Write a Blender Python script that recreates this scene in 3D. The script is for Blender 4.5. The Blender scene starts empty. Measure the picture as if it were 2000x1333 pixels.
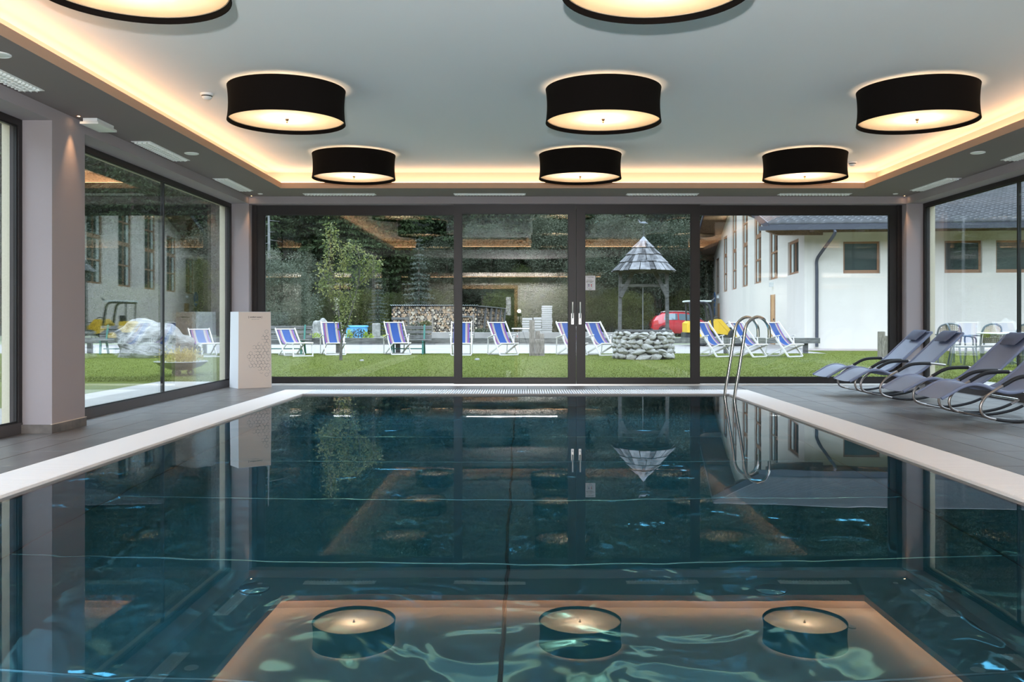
import bpy, bmesh, math, random
import numpy as np
from mathutils import Vector, Matrix, noise as mnoise

random.seed(7)
rng = np.random.default_rng(7)
S = bpy.context.scene
COL = S.collection
PI = math.pi

# ------------------------------------------------------------------ camera, sky, exposure
cam_d = bpy.data.cameras.new('camera')
cam = bpy.data.objects.new('camera', cam_d)
COL.objects.link(cam)
cam.location = (0, 0, 1.0)
cam.rotation_euler = (PI / 2, 0, 0)
cam_d.sensor_width = 36.0
cam_d.lens = 31.5
cam_d.shift_x = -0.010
cam_d.shift_y = -0.02075
cam_d.clip_end = 600
cam_d.clip_start = 0.05
S.camera = cam

W = bpy.data.worlds.new('overcast_sky')
S.world = W
W.use_nodes = True
wn = W.node_tree
wn.nodes.clear()
wo = wn.nodes.new('ShaderNodeOutputWorld')
wb = wn.nodes.new('ShaderNodeBackground')
wb.inputs[0].default_value = (0.66, 0.83, 1.0, 1)
wb.inputs[1].default_value = 1.9
wn.links.new(wb.outputs[0], wo.inputs[0])

S.view_settings.view_transform = 'Standard'
S.view_settings.look = 'None'
S.view_settings.gamma = 1.0
S.view_settings.use_curve_mapping = False
S.view_settings.exposure = 1.80
S.cycles.max_bounces = 14
S.cycles.diffuse_bounces = 5
S.cycles.glossy_bounces = 7
S.cycles.transmission_bounces = 10
S.cycles.transparent_max_bounces = 40
S.cycles.sample_clamp_indirect = 8.0
S.cycles.caustics_reflective = True
S.cycles.caustics_refractive = True
try:
    S.cycles.use_denoising = True
except Exception:
    pass

FLASH_W = 500.0
LED_STRENGTH = 3.3
LAMP_W = 2.9
WARM = (1.0, 0.59, 0.31)

# ------------------------------------------------------------------ materials
def newmat(name):
    m = bpy.data.materials.new(name)
    m.use_nodes = True
    m.node_tree.nodes.clear()
    return m, m.node_tree.nodes, m.node_tree.links

def mat(name, col, rough=0.6, metal=0.0, var=0.0, vscale=6.0, bump=0.0, bscale=40.0, spec=0.5, col2=None, stretch=None, bdist=0.01, coat=0.0, detail=4.0):
    m, N, L = newmat(name)
    out = N.new('ShaderNodeOutputMaterial')
    p = N.new('ShaderNodeBsdfPrincipled')
    L.new(p.outputs[0], out.inputs[0])
    p.inputs['Base Color'].default_value = (*col, 1)
    p.inputs['Roughness'].default_value = rough
    p.inputs['Metallic'].default_value = metal
    p.inputs['Specular IOR Level'].default_value = spec
    p.inputs['Coat Weight'].default_value = coat
    if var > 0 or col2 or bump > 0:
        tc = N.new('ShaderNodeTexCoord')
        mp = N.new('ShaderNodeMapping')
        if stretch:
            mp.inputs['Scale'].default_value = stretch
        L.new(tc.outputs['Object'], mp.inputs[0])
    if var > 0 or col2:
        nz = N.new('ShaderNodeTexNoise')
        nz.inputs['Scale'].default_value = vscale
        nz.inputs['Detail'].default_value = detail
        L.new(mp.outputs[0], nz.inputs['Vector'])
        rmp = N.new('ShaderNodeMapRange')
        rmp.inputs[1].default_value = 0.3
        rmp.inputs[2].default_value = 0.7
        L.new(nz.outputs[0], rmp.inputs[0])
        mx = N.new('ShaderNodeMix')
        mx.data_type = 'RGBA'
        a = tuple(max(0, c * (1 - var)) for c in col)
        b = col2 if col2 else tuple(min(1, c * (1 + var)) for c in col)
        mx.inputs[6].default_value = (*a, 1)
        mx.inputs[7].default_value = (*b, 1)
        L.new(rmp.outputs[0], mx.inputs[0])
        L.new(mx.outputs[2], p.inputs['Base Color'])
    if bump > 0:
        nb = N.new('ShaderNodeTexNoise')
        nb.inputs['Scale'].default_value = bscale
        nb.inputs['Detail'].default_value = 3
        L.new(mp.outputs[0], nb.inputs['Vector'])
        bp = N.new('ShaderNodeBump')
        bp.inputs['Strength'].default_value = bump
        bp.inputs['Distance'].default_value = bdist
        L.new(nb.outputs[0], bp.inputs['Height'])
        L.new(bp.outputs[0], p.inputs['Normal'])
    return m

def emit_mat(name, col, strength):
    m, N, L = newmat(name)
    out = N.new('ShaderNodeOutputMaterial')
    e = N.new('ShaderNodeEmission')
    e.inputs[0].default_value = (*col, 1)
    e.inputs[1].default_value = strength
    L.new(e.outputs[0], out.inputs[0])
    return m

def pane_mat(name, ior, tint):
    m, N, L = newmat(name)
    out = N.new('ShaderNodeOutputMaterial')
    geo = N.new('ShaderNodeNewGeometry')
    mr = N.new('ShaderNodeMapRange')
    mr.inputs[3].default_value = ior
    mr.inputs[4].default_value = 1.0 / ior
    L.new(geo.outputs['Backfacing'], mr.inputs[0])
    fr = N.new('ShaderNodeFresnel')
    L.new(mr.outputs[0], fr.inputs['IOR'])
    tr = N.new('ShaderNodeBsdfTransparent')
    tr.inputs[0].default_value = (*tint, 1)
    gl = N.new('ShaderNodeBsdfGlossy')
    gl.inputs['Roughness'].default_value = 0.0
    gl.inputs[0].default_value = (0.95, 0.97, 0.96, 1)
    mx = N.new('ShaderNodeMixShader')
    L.new(fr.outputs[0], mx.inputs[0])
    L.new(tr.outputs[0], mx.inputs[1])
    L.new(gl.outputs[0], mx.inputs[2])
    L.new(mx.outputs[0], out.inputs[0])
    return m

def water_mat():
    m, N, L = newmat('pool_water')
    out = N.new('ShaderNodeOutputMaterial')
    tc = N.new('ShaderNodeTexCoord')
    mp = N.new('ShaderNodeMapping')
    mp.inputs['Scale'].default_value = (1.0, 0.75, 1.0)
    L.new(tc.outputs['Object'], mp.inputs[0])
    n1 = N.new('ShaderNodeTexNoise')
    n1.inputs['Scale'].default_value = 1.5
    n1.inputs['Detail'].default_value = 1.5
    n1.inputs['Distortion'].default_value = 0.6
    L.new(mp.outputs[0], n1.inputs['Vector'])
    bp = N.new('ShaderNodeBump')
    bp.inputs['Strength'].default_value = 1.0
    bp.inputs['Distance'].default_value = 0.009
    L.new(n1.outputs[0], bp.inputs['Height'])
    fr = N.new('ShaderNodeFresnel')
    fr.inputs['IOR'].default_value = 1.36
    L.new(bp.outputs[0], fr.inputs['Normal'])
    rf = N.new('ShaderNodeBsdfRefraction')
    rf.inputs['Color'].default_value = (0.54, 0.83, 0.95, 1)
    rf.inputs['IOR'].default_value = 1.333
    rf.inputs['Roughness'].default_value = 0.0
    L.new(bp.outputs[0], rf.inputs['Normal'])
    gl = N.new('ShaderNodeBsdfGlossy')
    gl.inputs['Roughness'].default_value = 0.0
    b2 = N.new('ShaderNodeBump')
    b2.inputs['Strength'].default_value = 1.0
    b2.inputs['Distance'].default_value = 0.0005
    L.new(n1.outputs[0], b2.inputs['Height'])
    L.new(b2.outputs[0], gl.inputs['Normal'])
    mx = N.new('ShaderNodeMixShader')
    L.new(fr.outputs[0], mx.inputs[0])
    L.new(rf.outputs[0], mx.inputs[1])
    L.new(gl.outputs[0], mx.inputs[2])
    L.new(mx.outputs[0], out.inputs[0])
    return m

def plate_mat(name, c_mirror, c_satin):
    m, N, L = newmat(name)
    out = N.new('ShaderNodeOutputMaterial')
    g1 = N.new('ShaderNodeBsdfGlossy')
    g1.inputs[0].default_value = (*c_mirror, 1)
    g1.inputs['Roughness'].default_value = 0.03
    tc = N.new('ShaderNodeTexCoord')
    nz = N.new('ShaderNodeTexNoise')
    nz.inputs['Scale'].default_value = 1.7
    nz.inputs['Detail'].default_value = 2.0
    nz.inputs['Distortion'].default_value = 0.8
    L.new(tc.outputs['Object'], nz.inputs['Vector'])
    bp = N.new('ShaderNodeBump')
    bp.inputs['Strength'].default_value = 1.0
    bp.inputs['Distance'].default_value = 0.0115
    L.new(nz.outputs[0], bp.inputs['Height'])
    L.new(bp.outputs[0], g1.inputs['Normal'])
    g2 = N.new('ShaderNodeBsdfGlossy')
    g2.inputs[0].default_value = (*c_satin, 1)
    g2.inputs['Roughness'].default_value = 0.40
    d = N.new('ShaderNodeBsdfDiffuse')
    d.inputs[0].default_value = (*c_satin, 1)
    m1 = N.new('ShaderNodeMixShader')
    m1.inputs[0].default_value = 0.28
    L.new(g1.outputs[0], m1.inputs[1])
    L.new(g2.outputs[0], m1.inputs[2])
    m2 = N.new('ShaderNodeMixShader')
    m2.inputs[0].default_value = 0.07
    L.new(m1.outputs[0], m2.inputs[1])
    L.new(d.outputs[0], m2.inputs[2])
    L.new(m2.outputs[0], out.inputs[0])
    return m

def stripe_mat():
    m, N, L = newmat('striped_canvas')
    out = N.new('ShaderNodeOutputMaterial')
    p = N.new('ShaderNodeBsdfPrincipled')
    p.inputs['Roughness'].default_value = 0.85
    tc = N.new('ShaderNodeTexCoord')
    sx = N.new('ShaderNodeSeparateXYZ')
    L.new(tc.outputs['Object'], sx.inputs[0])
    mr = N.new('ShaderNodeMapRange')
    mr.inputs[1].default_value = -0.23
    mr.inputs[2].default_value = 0.23
    L.new(sx.outputs[0], mr.inputs[0])
    cr = N.new('ShaderNodeValToRGB')
    cr.color_ramp.interpolation = 'CONSTANT'
    stops = [(0.0, (0.06, 0.06, 0.26)), (0.05, (0.26, 0.05, 0.085)), (0.10, (0.15, 0.085, 0.20)), (0.145, (0.36, 0.29, 0.235)),
             (0.20, (0.20, 0.13, 0.11)), (0.225, (0.46, 0.39, 0.32)), (0.255, (0.010, 0.050, 0.205)),
             (0.745, (0.46, 0.39, 0.32)), (0.775, (0.20, 0.13, 0.11)), (0.80, (0.36, 0.29, 0.235)),
             (0.855, (0.15, 0.085, 0.20)), (0.90, (0.26, 0.05, 0.085)), (0.95, (0.06, 0.09, 0.42))]
    els = cr.color_ramp.elements
    els[0].position = 0.0
    els[0].color = (*stops[0][1], 1)
    els[1].position = stops[1][0]
    els[1].color = (*stops[1][1], 1)
    for pos, c in stops[2:]:
        e = els.new(pos)
        e.color = (*c, 1)
    L.new(mr.outputs[0], cr.inputs[0])
    L.new(cr.outputs[0], p.inputs['Base Color'])
    # canvas lets some light through
    tl = N.new('ShaderNodeBsdfTranslucent')
    L.new(cr.outputs[0], tl.inputs[0])
    mx = N.new('ShaderNodeMixShader')
    mx.inputs[0].default_value = 0.3
    L.new(p.outputs[0], mx.inputs[1])
    L.new(tl.outputs[0], mx.inputs[2])
    L.new(mx.outputs[0], out.inputs[0])
    return m

def leaf_mat(name, c1, c2, rough=0.6, transl=0.25, scale=0.9):
    m, N, L = newmat(name)
    out = N.new('ShaderNodeOutputMaterial')
    p = N.new('ShaderNodeBsdfPrincipled')
    p.inputs['Roughness'].default_value = rough
    p.inputs['Specular IOR Level'].default_value = 0.15
    tc = N.new('ShaderNodeTexCoord')
    nz = N.new('ShaderNodeTexNoise')
    nz.inputs['Scale'].default_value = scale
    nz.inputs['Detail'].default_value = 5
    L.new(tc.outputs['Object'], nz.inputs['Vector'])
    oi = N.new('ShaderNodeObjectInfo')
    ad = N.new('ShaderNodeMath')
    ad.operation = 'MULTIPLY_ADD'
    ad.inputs[1].default_value = 0.5
    L.new(oi.outputs['Random'], ad.inputs[0])
    L.new(nz.outputs[0], ad.inputs[2])
    mr = N.new('ShaderNodeMapRange')
    mr.inputs[1].default_value = 0.45
    mr.inputs[2].default_value = 1.05
    L.new(ad.outputs[0], mr.inputs[0])
    mx = N.new('ShaderNodeMix')
    mx.data_type = 'RGBA'
    mx.inputs[6].default_value = (*c1, 1)
    mx.inputs[7].default_value = (*c2, 1)
    L.new(mr.outputs[0], mx.inputs[0])
    L.new(mx.outputs[2], p.inputs['Base Color'])
    tl = N.new('ShaderNodeBsdfTranslucent')
    L.new(mx.outputs[2], tl.inputs[0])
    ms = N.new('ShaderNodeMixShader')
    ms.inputs[0].default_value = transl
    L.new(p.outputs[0], ms.inputs[1])
    L.new(tl.outputs[0], ms.inputs[2])
    L.new(ms.outputs[0], out.inputs[0])
    return m

def diffuser_mat():
    m, N, L = newmat('lamp_diffuser')
    out = N.new('ShaderNodeOutputMaterial')
    tl = N.new('ShaderNodeBsdfTranslucent')
    tl.inputs[0].default_value = (0.92, 0.86, 0.76, 1)
    gl = N.new('ShaderNodeBsdfGlossy')
    gl.inputs['Roughness'].default_value = 0.08
    fr = N.new('ShaderNodeFresnel')
    fr.inputs['IOR'].default_value = 1.3
    mx = N.new('ShaderNodeMixShader')
    L.new(fr.outputs[0], mx.inputs[0])
    L.new(tl.outputs[0], mx.inputs[1])
    L.new(gl.outputs[0], mx.inputs[2])
    L.new(mx.outputs[0], out.inputs[0])
    return m

M = {}
M['ceiling'] = mat('white_ceiling_paint', (0.90, 0.90, 0.89), 0.8)
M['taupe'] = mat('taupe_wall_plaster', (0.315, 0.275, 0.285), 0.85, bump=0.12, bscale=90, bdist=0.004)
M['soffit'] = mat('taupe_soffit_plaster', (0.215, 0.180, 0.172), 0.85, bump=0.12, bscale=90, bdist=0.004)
M['cove'] = mat('cove_paint', (0.62, 0.52, 0.45), 0.8)
M['lip'] = mat('glow_tinted_lip_paint', (0.42, 0.28, 0.20), 0.85)  # soffit paint with the cove's warm glow put into its colour
M['render'] = mat('cream_outside_render', (0.58, 0.51, 0.38), 0.9, var=0.06, vscale=60, bump=0.3, bscale=160, bdist=0.006)
M['frame'] = mat('dark_bronze_aluminium', (0.021, 0.017, 0.017), 0.42, 0.3)
M['frame_skylit'] = mat('skylit_bronze_aluminium', (0.085, 0.075, 0.075), 0.45, 0.3)  # same bronze as the frame, skylight on it put into a paler colour
M['gasket'] = mat('black_rubber_gasket', (0.008, 0.008, 0.009), 0.5)
M['alu'] = mat('brushed_aluminium', (0.72, 0.70, 0.68), 0.35, 0.9)
M['steel'] = mat('polished_stainless_steel', (0.62, 0.60, 0.57), 0.14, 1.0)
M['pane'] = pane_mat('double_glazing', 1.60, (0.985, 0.995, 0.99))
M['side_pane'] = pane_mat('coated_side_glazing', 2.05, (0.985, 0.995, 0.99))
M['tile'] = mat('grey_brown_stone_tile', (0.110, 0.095, 0.089), 0.34, var=0.22, vscale=2.2, bump=0.15, bscale=25, bdist=0.003, stretch=(3.0, 0.8, 1), col2=(0.135, 0.118, 0.109), detail=7)
M['grout'] = mat('dark_grout', (0.06, 0.055, 0.052), 0.8)
M['base_tile'] = mat('brown_stone_skirting', (0.13, 0.11, 0.098), 0.42, var=0.3, vscale=9)
M['slat'] = mat('cream_plastic_grating', (0.74, 0.68, 0.65), 0.5)
M['slat_white'] = mat('white_plastic_grating', (0.80, 0.79, 0.80), 0.45)
M['gutter_dark'] = mat('grating_channel_grey', (0.30, 0.28, 0.27), 0.7)  # channel under the bars, darker than the bars
M['plate'] = plate_mat('pool_steel_plate', (0.30, 0.46, 0.50), (0.22, 0.50, 0.55))
M['plate_wall'] = plate_mat('pool_steel_wall', (0.32, 0.48, 0.54), (0.26, 0.54, 0.62))
M['seam'] = mat('pool_weld_seam', (0.02, 0.04, 0.05), 0.4, 0.6)
M['bead'] = mat('pool_weld_bead', (0.55, 0.72, 0.72), 0.2, 1.0)
M['water'] = water_mat()
M['white_plastic'] = mat('white_plastic', (0.80, 0.81, 0.80), 0.4)
M['louvre'] = mat('white_louvre_metal', (0.78, 0.80, 0.77), 0.35)
M['black_fabric'] = mat('black_lamp_fabric', (0.006, 0.0042, 0.0036), 0.95, spec=0.12, bump=0.2, bscale=300, bdist=0.002)
M['lining'] = mat('peach_shade_lining', (0.50, 0.40, 0.29), 0.8)
M['diffuser'] = diffuser_mat()
M['brass'] = mat('bronze_finial', (0.50, 0.28, 0.16), 0.3, 1.0)
M['led'] = emit_mat('warm_led_strip', WARM, LED_STRENGTH)
M['spot_led'] = emit_mat('warm_spot_lens', (1.0, 0.62, 0.34), 14.0)
M['card_front'] = mat('warm_toned_card', (0.68, 0.57, 0.50), 0.7)  # front panel card, warmer in tone than the sides
M['card_side'] = mat('white_card', (0.62, 0.60, 0.61), 0.65)
M['ink'] = mat('black_ink', (0.02, 0.02, 0.02), 0.7)
M['ink_grey'] = mat('grey_ink', (0.22, 0.20, 0.19), 0.8)
M['paper'] = mat('white_paper', (0.80, 0.80, 0.86), 0.7)
M['ink_red'] = mat('red_ink', (0.5, 0.05, 0.06), 0.7)
M['ink_violet'] = mat('violet_ink', (0.10, 0.05, 0.20), 0.7)
M['ink_green'] = mat('green_ink', (0.08, 0.25, 0.2), 0.7)
M['mesh_fabric'] = mat('blue_grey_mesh_fabric', (0.185, 0.215, 0.325), 0.55, var=0.10, vscale=260, bump=0.1, bscale=400, bdist=0.001)
M['pillow'] = mat('slate_blue_pillow', (0.110, 0.13, 0.205), 0.75, var=0.08, vscale=120)
M['tube'] = mat('pewter_painted_tube', (0.42, 0.38, 0.36), 0.28, 0.85)
M['foam'] = mat('black_foam_grip', (0.012, 0.012, 0.015), 0.6)
M['canvas'] = stripe_mat()
M['white_wood'] = mat('white_painted_wood', (0.60, 0.55, 0.52), 0.45)
M['old_wood'] = mat('weathered_grey_wood', (0.055, 0.050, 0.048), 0.85, var=0.35, vscale=7, stretch=(1, 1, 6), col2=(0.13, 0.12, 0.115), bump=0.3, bscale=30)
M['old_wood_x'] = mat('weathered_grey_beam', (0.085, 0.078, 0.073), 0.85, var=0.35, vscale=6, stretch=(0.8, 6, 6), col2=(0.175, 0.165, 0.155), bump=0.3, bscale=30)
M['post_wood'] = mat('weathered_tan_post', (0.13, 0.105, 0.085), 0.85, var=0.4, vscale=8, stretch=(6, 6, 1), col2=(0.24, 0.20, 0.17), bump=0.3, bscale=30)
M['shingle'] = leaf_mat('silvery_wood_shingle', (0.030, 0.028, 0.029), (0.21, 0.20, 0.205), 0.8, 0.02, 9.0)
M['zinc'] = mat('zinc_sheet', (0.15, 0.155, 0.18), 0.5, 0.15)
M['stone'] = mat('pale_river_stone', (0.24, 0.22, 0.195), 0.85, var=0.3, vscale=9, col2=(0.50, 0.46, 0.42), bump=0.5, bscale=22, bdist=0.02)
M['bed_rock'] = mat('pale_bed_rock', (0.20, 0.19, 0.175), 0.85, var=0.3, vscale=6, col2=(0.33, 0.31, 0.29), bump=0.4, bscale=18, bdist=0.02)
M['mortar'] = mat('dark_mortar', (0.045, 0.042, 0.04), 0.9)
M['boulder'] = mat('grey_white_boulder', (0.095, 0.088, 0.080), 0.85, var=0.4, vscale=3.5, col2=(0.30, 0.285, 0.27), bump=0.7, bscale=9, bdist=0.06, stretch=(1, 1, 2.2))
M['grass'] = mat('lawn_grass', (0.062, 0.076, 0.007), 0.9, var=0.12, vscale=3.5, col2=(0.080, 0.088, 0.013), bump=0.1, bscale=90, bdist=0.02, detail=9, spec=0.08)
M['blade'] = leaf_mat('grass_blades', (0.058, 0.076, 0.007), (0.098, 0.106, 0.015), transl=0.3, scale=2.0)
M['road'] = mat('pale_road_surface', (0.235, 0.208, 0.195), 0.85, var=0.12, vscale=1.2, bump=0.2, bscale=60)
M['pavement'] = mat('pinkish_pavement', (0.27, 0.21, 0.195), 0.85, var=0.1, vscale=2)
M['concrete'] = mat('pale_concrete', (0.225, 0.205, 0.187), 0.8, var=0.12, vscale=3, bump=0.15, bscale=40)
M['yard'] = mat('yard_gravel', (0.26, 0.25, 0.20), 0.9, var=0.3, vscale=1.0, col2=(0.18, 0.21, 0.09))
M['hill'] = mat('forest_floor', (0.018, 0.026, 0.012), 0.95, var=0.4, vscale=0.4)
M['bwall'] = mat('white_render_wall', (0.58, 0.52, 0.47), 0.85, var=0.025, vscale=1.5)
M['roof_tile'] = mat('grey_roof_tile', (0.038, 0.037, 0.041), 0.5, var=0.25, vscale=3, col2=(0.070, 0.068, 0.073), spec=0.4)
M['brown_wood'] = mat('brown_timber', (0.16, 0.095, 0.055), 0.7, var=0.3, vscale=5, stretch=(4, 1, 4))
M['window_wood'] = mat('honey_window_frame', (0.26, 0.13, 0.07), 0.6)
M['door_wood'] = mat('honey_door', (0.42, 0.22, 0.09), 0.55, var=0.15, vscale=6, stretch=(4, 4, 1))
M['dark_glass'] = mat('dark_window_glass', (0.045, 0.055, 0.055), 0.04, 0.0, spec=0.9)
M['curtain'] = mat('pale_curtain', (0.45, 0.47, 0.44), 0.8)
M['gutter'] = mat('slate_gutter_metal', (0.040, 0.041, 0.056), 0.5, 0.1)
M['blue_sign'] = mat('blue_sign_enamel', (0.03, 0.20, 0.62), 0.4)
M['sign_white'] = mat('white_sign_enamel', (0.8, 0.8, 0.7), 0.4)
M['sign_yellow'] = mat('yellow_sign_enamel', (0.8, 0.6, 0.15), 0.4)
M['red_paint'] = mat('red_car_paint', (0.48, 0.025, 0.035), 0.25, 0.0, coat=0.8)
M['car_glass'] = mat('car_window_glass', (0.10, 0.14, 0.16), 0.05, spec=0.9)
M['tyre'] = mat('black_tyre', (0.02, 0.02, 0.022), 0.8)
M['rim'] = mat('alloy_rim', (0.5, 0.5, 0.52), 0.3, 0.9)
M['lamp_red'] = mat('red_lamp_glass', (0.55, 0.05, 0.05), 0.2)
M['lamp_clear'] = mat('clear_lamp_glass', (0.7, 0.72, 0.72), 0.15)
M['yellow'] = mat('yellow_machine_paint', (0.66, 0.40, 0.02), 0.4)
M['machine_black'] = mat('black_machine_steel', (0.03, 0.03, 0.035), 0.45, 0.3)
M['green_iron'] = mat('green_painted_iron', (0.02, 0.13, 0.10), 0.5)
M['log_end'] = mat('cut_log_end', (0.34, 0.22, 0.135), 0.85, var=0.3, vscale=30)
M['log_end2'] = mat('aged_log_end', (0.17, 0.135, 0.11), 0.85, var=0.3, vscale=30)
M['log_pale'] = mat('pale_log_end', (0.42, 0.34, 0.26), 0.85, var=0.3, vscale=30)
M['bark'] = mat('brown_bark', (0.075, 0.055, 0.042), 0.9, var=0.4, vscale=8)
M['tree_bark'] = mat('grey_tree_bark', (0.07, 0.060, 0.05), 0.9, var=0.4, vscale=14, bump=0.5, bscale=30)
M['pale_bark'] = mat('pale_bare_bark', (0.15, 0.145, 0.14), 0.9, var=0.3, vscale=3)
M['corrugated'] = mat('corrugated_sheet', (0.32, 0.34, 0.36), 0.45, 0.6)
M['blue_box'] = mat('blue_crate_plastic', (0.10, 0.36, 0.72), 0.5)
M['pale_tile'] = mat('stacked_pale_slab', (0.36, 0.33, 0.32), 0.7)
M['pallet'] = mat('pallet_wood', (0.35, 0.30, 0.25), 0.85)
M['spruce'] = leaf_mat('spruce_needles', (0.0113, 0.0209, 0.0081), (0.0338, 0.0499, 0.0177), 0.7, 0.12, 0.5)
M['spruce_grey'] = leaf_mat('grey_spruce_needles', (0.0413, 0.051, 0.0375), (0.0825, 0.0938, 0.075), 0.7, 0.12, 0.5)
M['willow'] = leaf_mat('grey_green_leaves', (0.0375, 0.048, 0.03), (0.0863, 0.0938, 0.0615), 0.6, 0.25, 0.7)
M['pale_willow'] = leaf_mat('pale_willow_leaves', (0.075, 0.088, 0.06), (0.155, 0.165, 0.12), 0.6, 0.25, 1.2)
M['olive'] = leaf_mat('olive_leaves', (0.0315, 0.0405, 0.0105), (0.075, 0.0788, 0.0225), 0.6, 0.25, 0.7)
M['pear_leaf'] = leaf_mat('pear_leaves', (0.10, 0.125, 0.035), (0.50, 0.44, 0.17), 0.35, 0.35, 2.0)
M['lime_leaf'] = leaf_mat('lime_leaves', (0.22, 0.30, 0.03), (0.45, 0.45, 0.05), 0.5, 0.3, 4.0)
M['dry_plant'] = leaf_mat('dry_yellow_plant', (0.30, 0.22, 0.06), (0.45, 0.36, 0.14), 0.7, 0.3, 4.0)
M['rust_steel'] = mat('grey_steel_bowl', (0.16, 0.15, 0.14), 0.5, 0.6, var=0.2, vscale=6)
M['rattan'] = mat('cream_woven_back', (0.30, 0.235, 0.165), 0.7)
M['chair_frame'] = mat('dark_green_resin', (0.045, 0.060, 0.065), 0.45)
M['white_top'] = mat('white_table_top', (0.86, 0.86, 0.87), 0.3)
M['rear_wall'] = mat('cream_rear_wall', (0.74, 0.70, 0.62), 0.8)
M['rear_wood'] = mat('larch_door_frame', (0.36, 0.20, 0.09), 0.55)
M['dark_void'] = mat('dark_corridor', (0.03, 0.035, 0.03), 0.4)
M['flash'] = emit_mat('flash_window', (0.95, 0.97, 1.0), 40.0)
M['panel_light'] = emit_mat('white_light_panel', (0.95, 0.97, 1.0), 30.0)

# ------------------------------------------------------------------ mesh helpers
class MB:
    def __init__(s):
        s.v = []
        s.f = []
        s.mi = []
        s.cur = 0

    def add(s, vs, fs):
        o = len(s.v)
        s.v.extend([tuple(map(float, p)) for p in vs])
        for f in fs:
            s.f.append(tuple(i + o for i in f))
            s.mi.append(s.cur)
        return s

    def box(s, x0, x1, y0, y1, z0, z1):
        vs = [(x0, y0, z0), (x1, y0, z0), (x1, y1, z0), (x0, y1, z0), (x0, y0, z1), (x1, y0, z1), (x1, y1, z1), (x0, y1, z1)]
        return s.add(vs, [(3, 2, 1, 0), (4, 5, 6, 7), (0, 1, 5, 4), (1, 2, 6, 5), (2, 3, 7, 6), (3, 0, 4, 7)])

    def cbox(s, x0, x1, y0, y1, z0, z1, c):
        """box with its top edges chamfered by c"""
        vs = [(x0, y0, z0), (x1, y0, z0), (x1, y1, z0), (x0, y1, z0), (x0, y0, z1 - c), (x1, y0, z1 - c), (x1, y1, z1 - c), (x0, y1, z1 - c),
              (x0 + c, y0 + c, z1), (x1 - c, y0 + c, z1), (x1 - c, y1 - c, z1), (x0 + c, y1 - c, z1)]
        fs = [(3, 2, 1, 0), (0, 1, 5, 4), (1, 2, 6, 5), (2, 3, 7, 6), (3, 0, 4, 7), (4, 5, 9, 8), (5, 6, 10, 9), (6, 7, 11, 10), (7, 4, 8, 11), (8, 9, 10, 11)]
        return s.add(vs, fs)

    def bar(s, p0, p1, w, h, up=(0, 0, 1)):
        p0 = Vector(p0)
        p1 = Vector(p1)
        d = (p1 - p0).normalized()
        u = Vector(up)
        if abs(d.dot(u)) > 0.98:
            u = Vector((1, 0, 0))
        sd = d.cross(u).normalized()
        u = sd.cross(d).normalized()
        a = sd * (w / 2)
        b = u * (h / 2)
        vs = [p0 - a - b, p0 + a - b, p0 + a + b, p0 - a + b, p1 - a - b, p1 + a - b, p1 + a + b, p1 - a + b]
        return s.add(vs, [(0, 1, 2, 3), (7, 6, 5, 4), (0, 4, 5, 1), (1, 5, 6, 2), (2, 6, 7, 3), (3, 7, 4, 0)])

    def tube(s, pts, r, n=8, caps=True):
        pts = [Vector(p) for p in pts]
        rs = r if isinstance(r, (list, tuple)) else [r] * len(pts)
        vs = []
        prev = None
        for i, p in enumerate(pts):
            if i == 0:
                d = pts[1] - pts[0]
            elif i == len(pts) - 1:
                d = pts[-1] - pts[-2]
            else:
                d = (pts[i + 1] - pts[i]).normalized() + (pts[i] - pts[i - 1]).normalized()
            if d.length < 1e-9:
                d = Vector((0, 0, 1))
            d.normalize()
            if prev is None:
                u = Vector((0, 0, 1)) if abs(d.z) < 0.9 else Vector((1, 0, 0))
            else:
                u = prev
            a = (u - d * u.dot(d))
            if a.length < 1e-6:
                a = d.orthogonal()
            a.normalize()
            prev = a
            b = d.cross(a)
            for k in range(n):
                t = 2 * PI * k / n
                vs.append(p + (a * math.cos(t) + b * math.sin(t)) * rs[i])
        fs = []
        for i in range(len(pts) - 1):
            for k in range(n):
                fs.append((i * n + k, i * n + (k + 1) % n, (i + 1) * n + (k + 1) % n, (i + 1) * n + k))
        if caps:
            fs.append(tuple(reversed(range(n))))
            fs.append(tuple((len(pts) - 1) * n + k for k in range(n)))
        return s.add(vs, fs)

    def lathe(s, prof, n=24, c=(0, 0, 0), axis='z', closed=False):
        vs = []
        for (r, z) in prof:
            for k in range(n):
                t = 2 * PI * k / n
                x, y = r * math.cos(t), r * math.sin(t)
                p = (x, y, z) if axis == 'z' else ((x, z, y) if axis == 'y' else (z, x, y))
                vs.append((p[0] + c[0], p[1] + c[1], p[2] + c[2]))
        fs = []
        m = len(prof)
        for i in range(m if closed else m - 1):
            j = (i + 1) % m
            for k in range(n):
                q = (i * n + k, i * n + (k + 1) % n, j * n + (k + 1) % n, j * n + k)
                fs.append(q if axis != 'y' else tuple(reversed(q)))
        return s.add(vs, fs)

    def poly(s, pts):
        return s.add(pts, [tuple(range(len(pts)))])

    def prism(s, pts, off):
        """polygon pts (3D, planar) extruded by vector off"""
        n = len(pts)
        o = Vector(off)
        vs = [Vector(p) for p in pts] + [Vector(p) + o for p in pts]
        fs = [tuple(reversed(range(n))), tuple(range(n, 2 * n))]
        for i in range(n):
            j = (i + 1) % n
            fs.append((i, j, n + j, n + i))
        return s.add(vs, fs)

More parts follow.
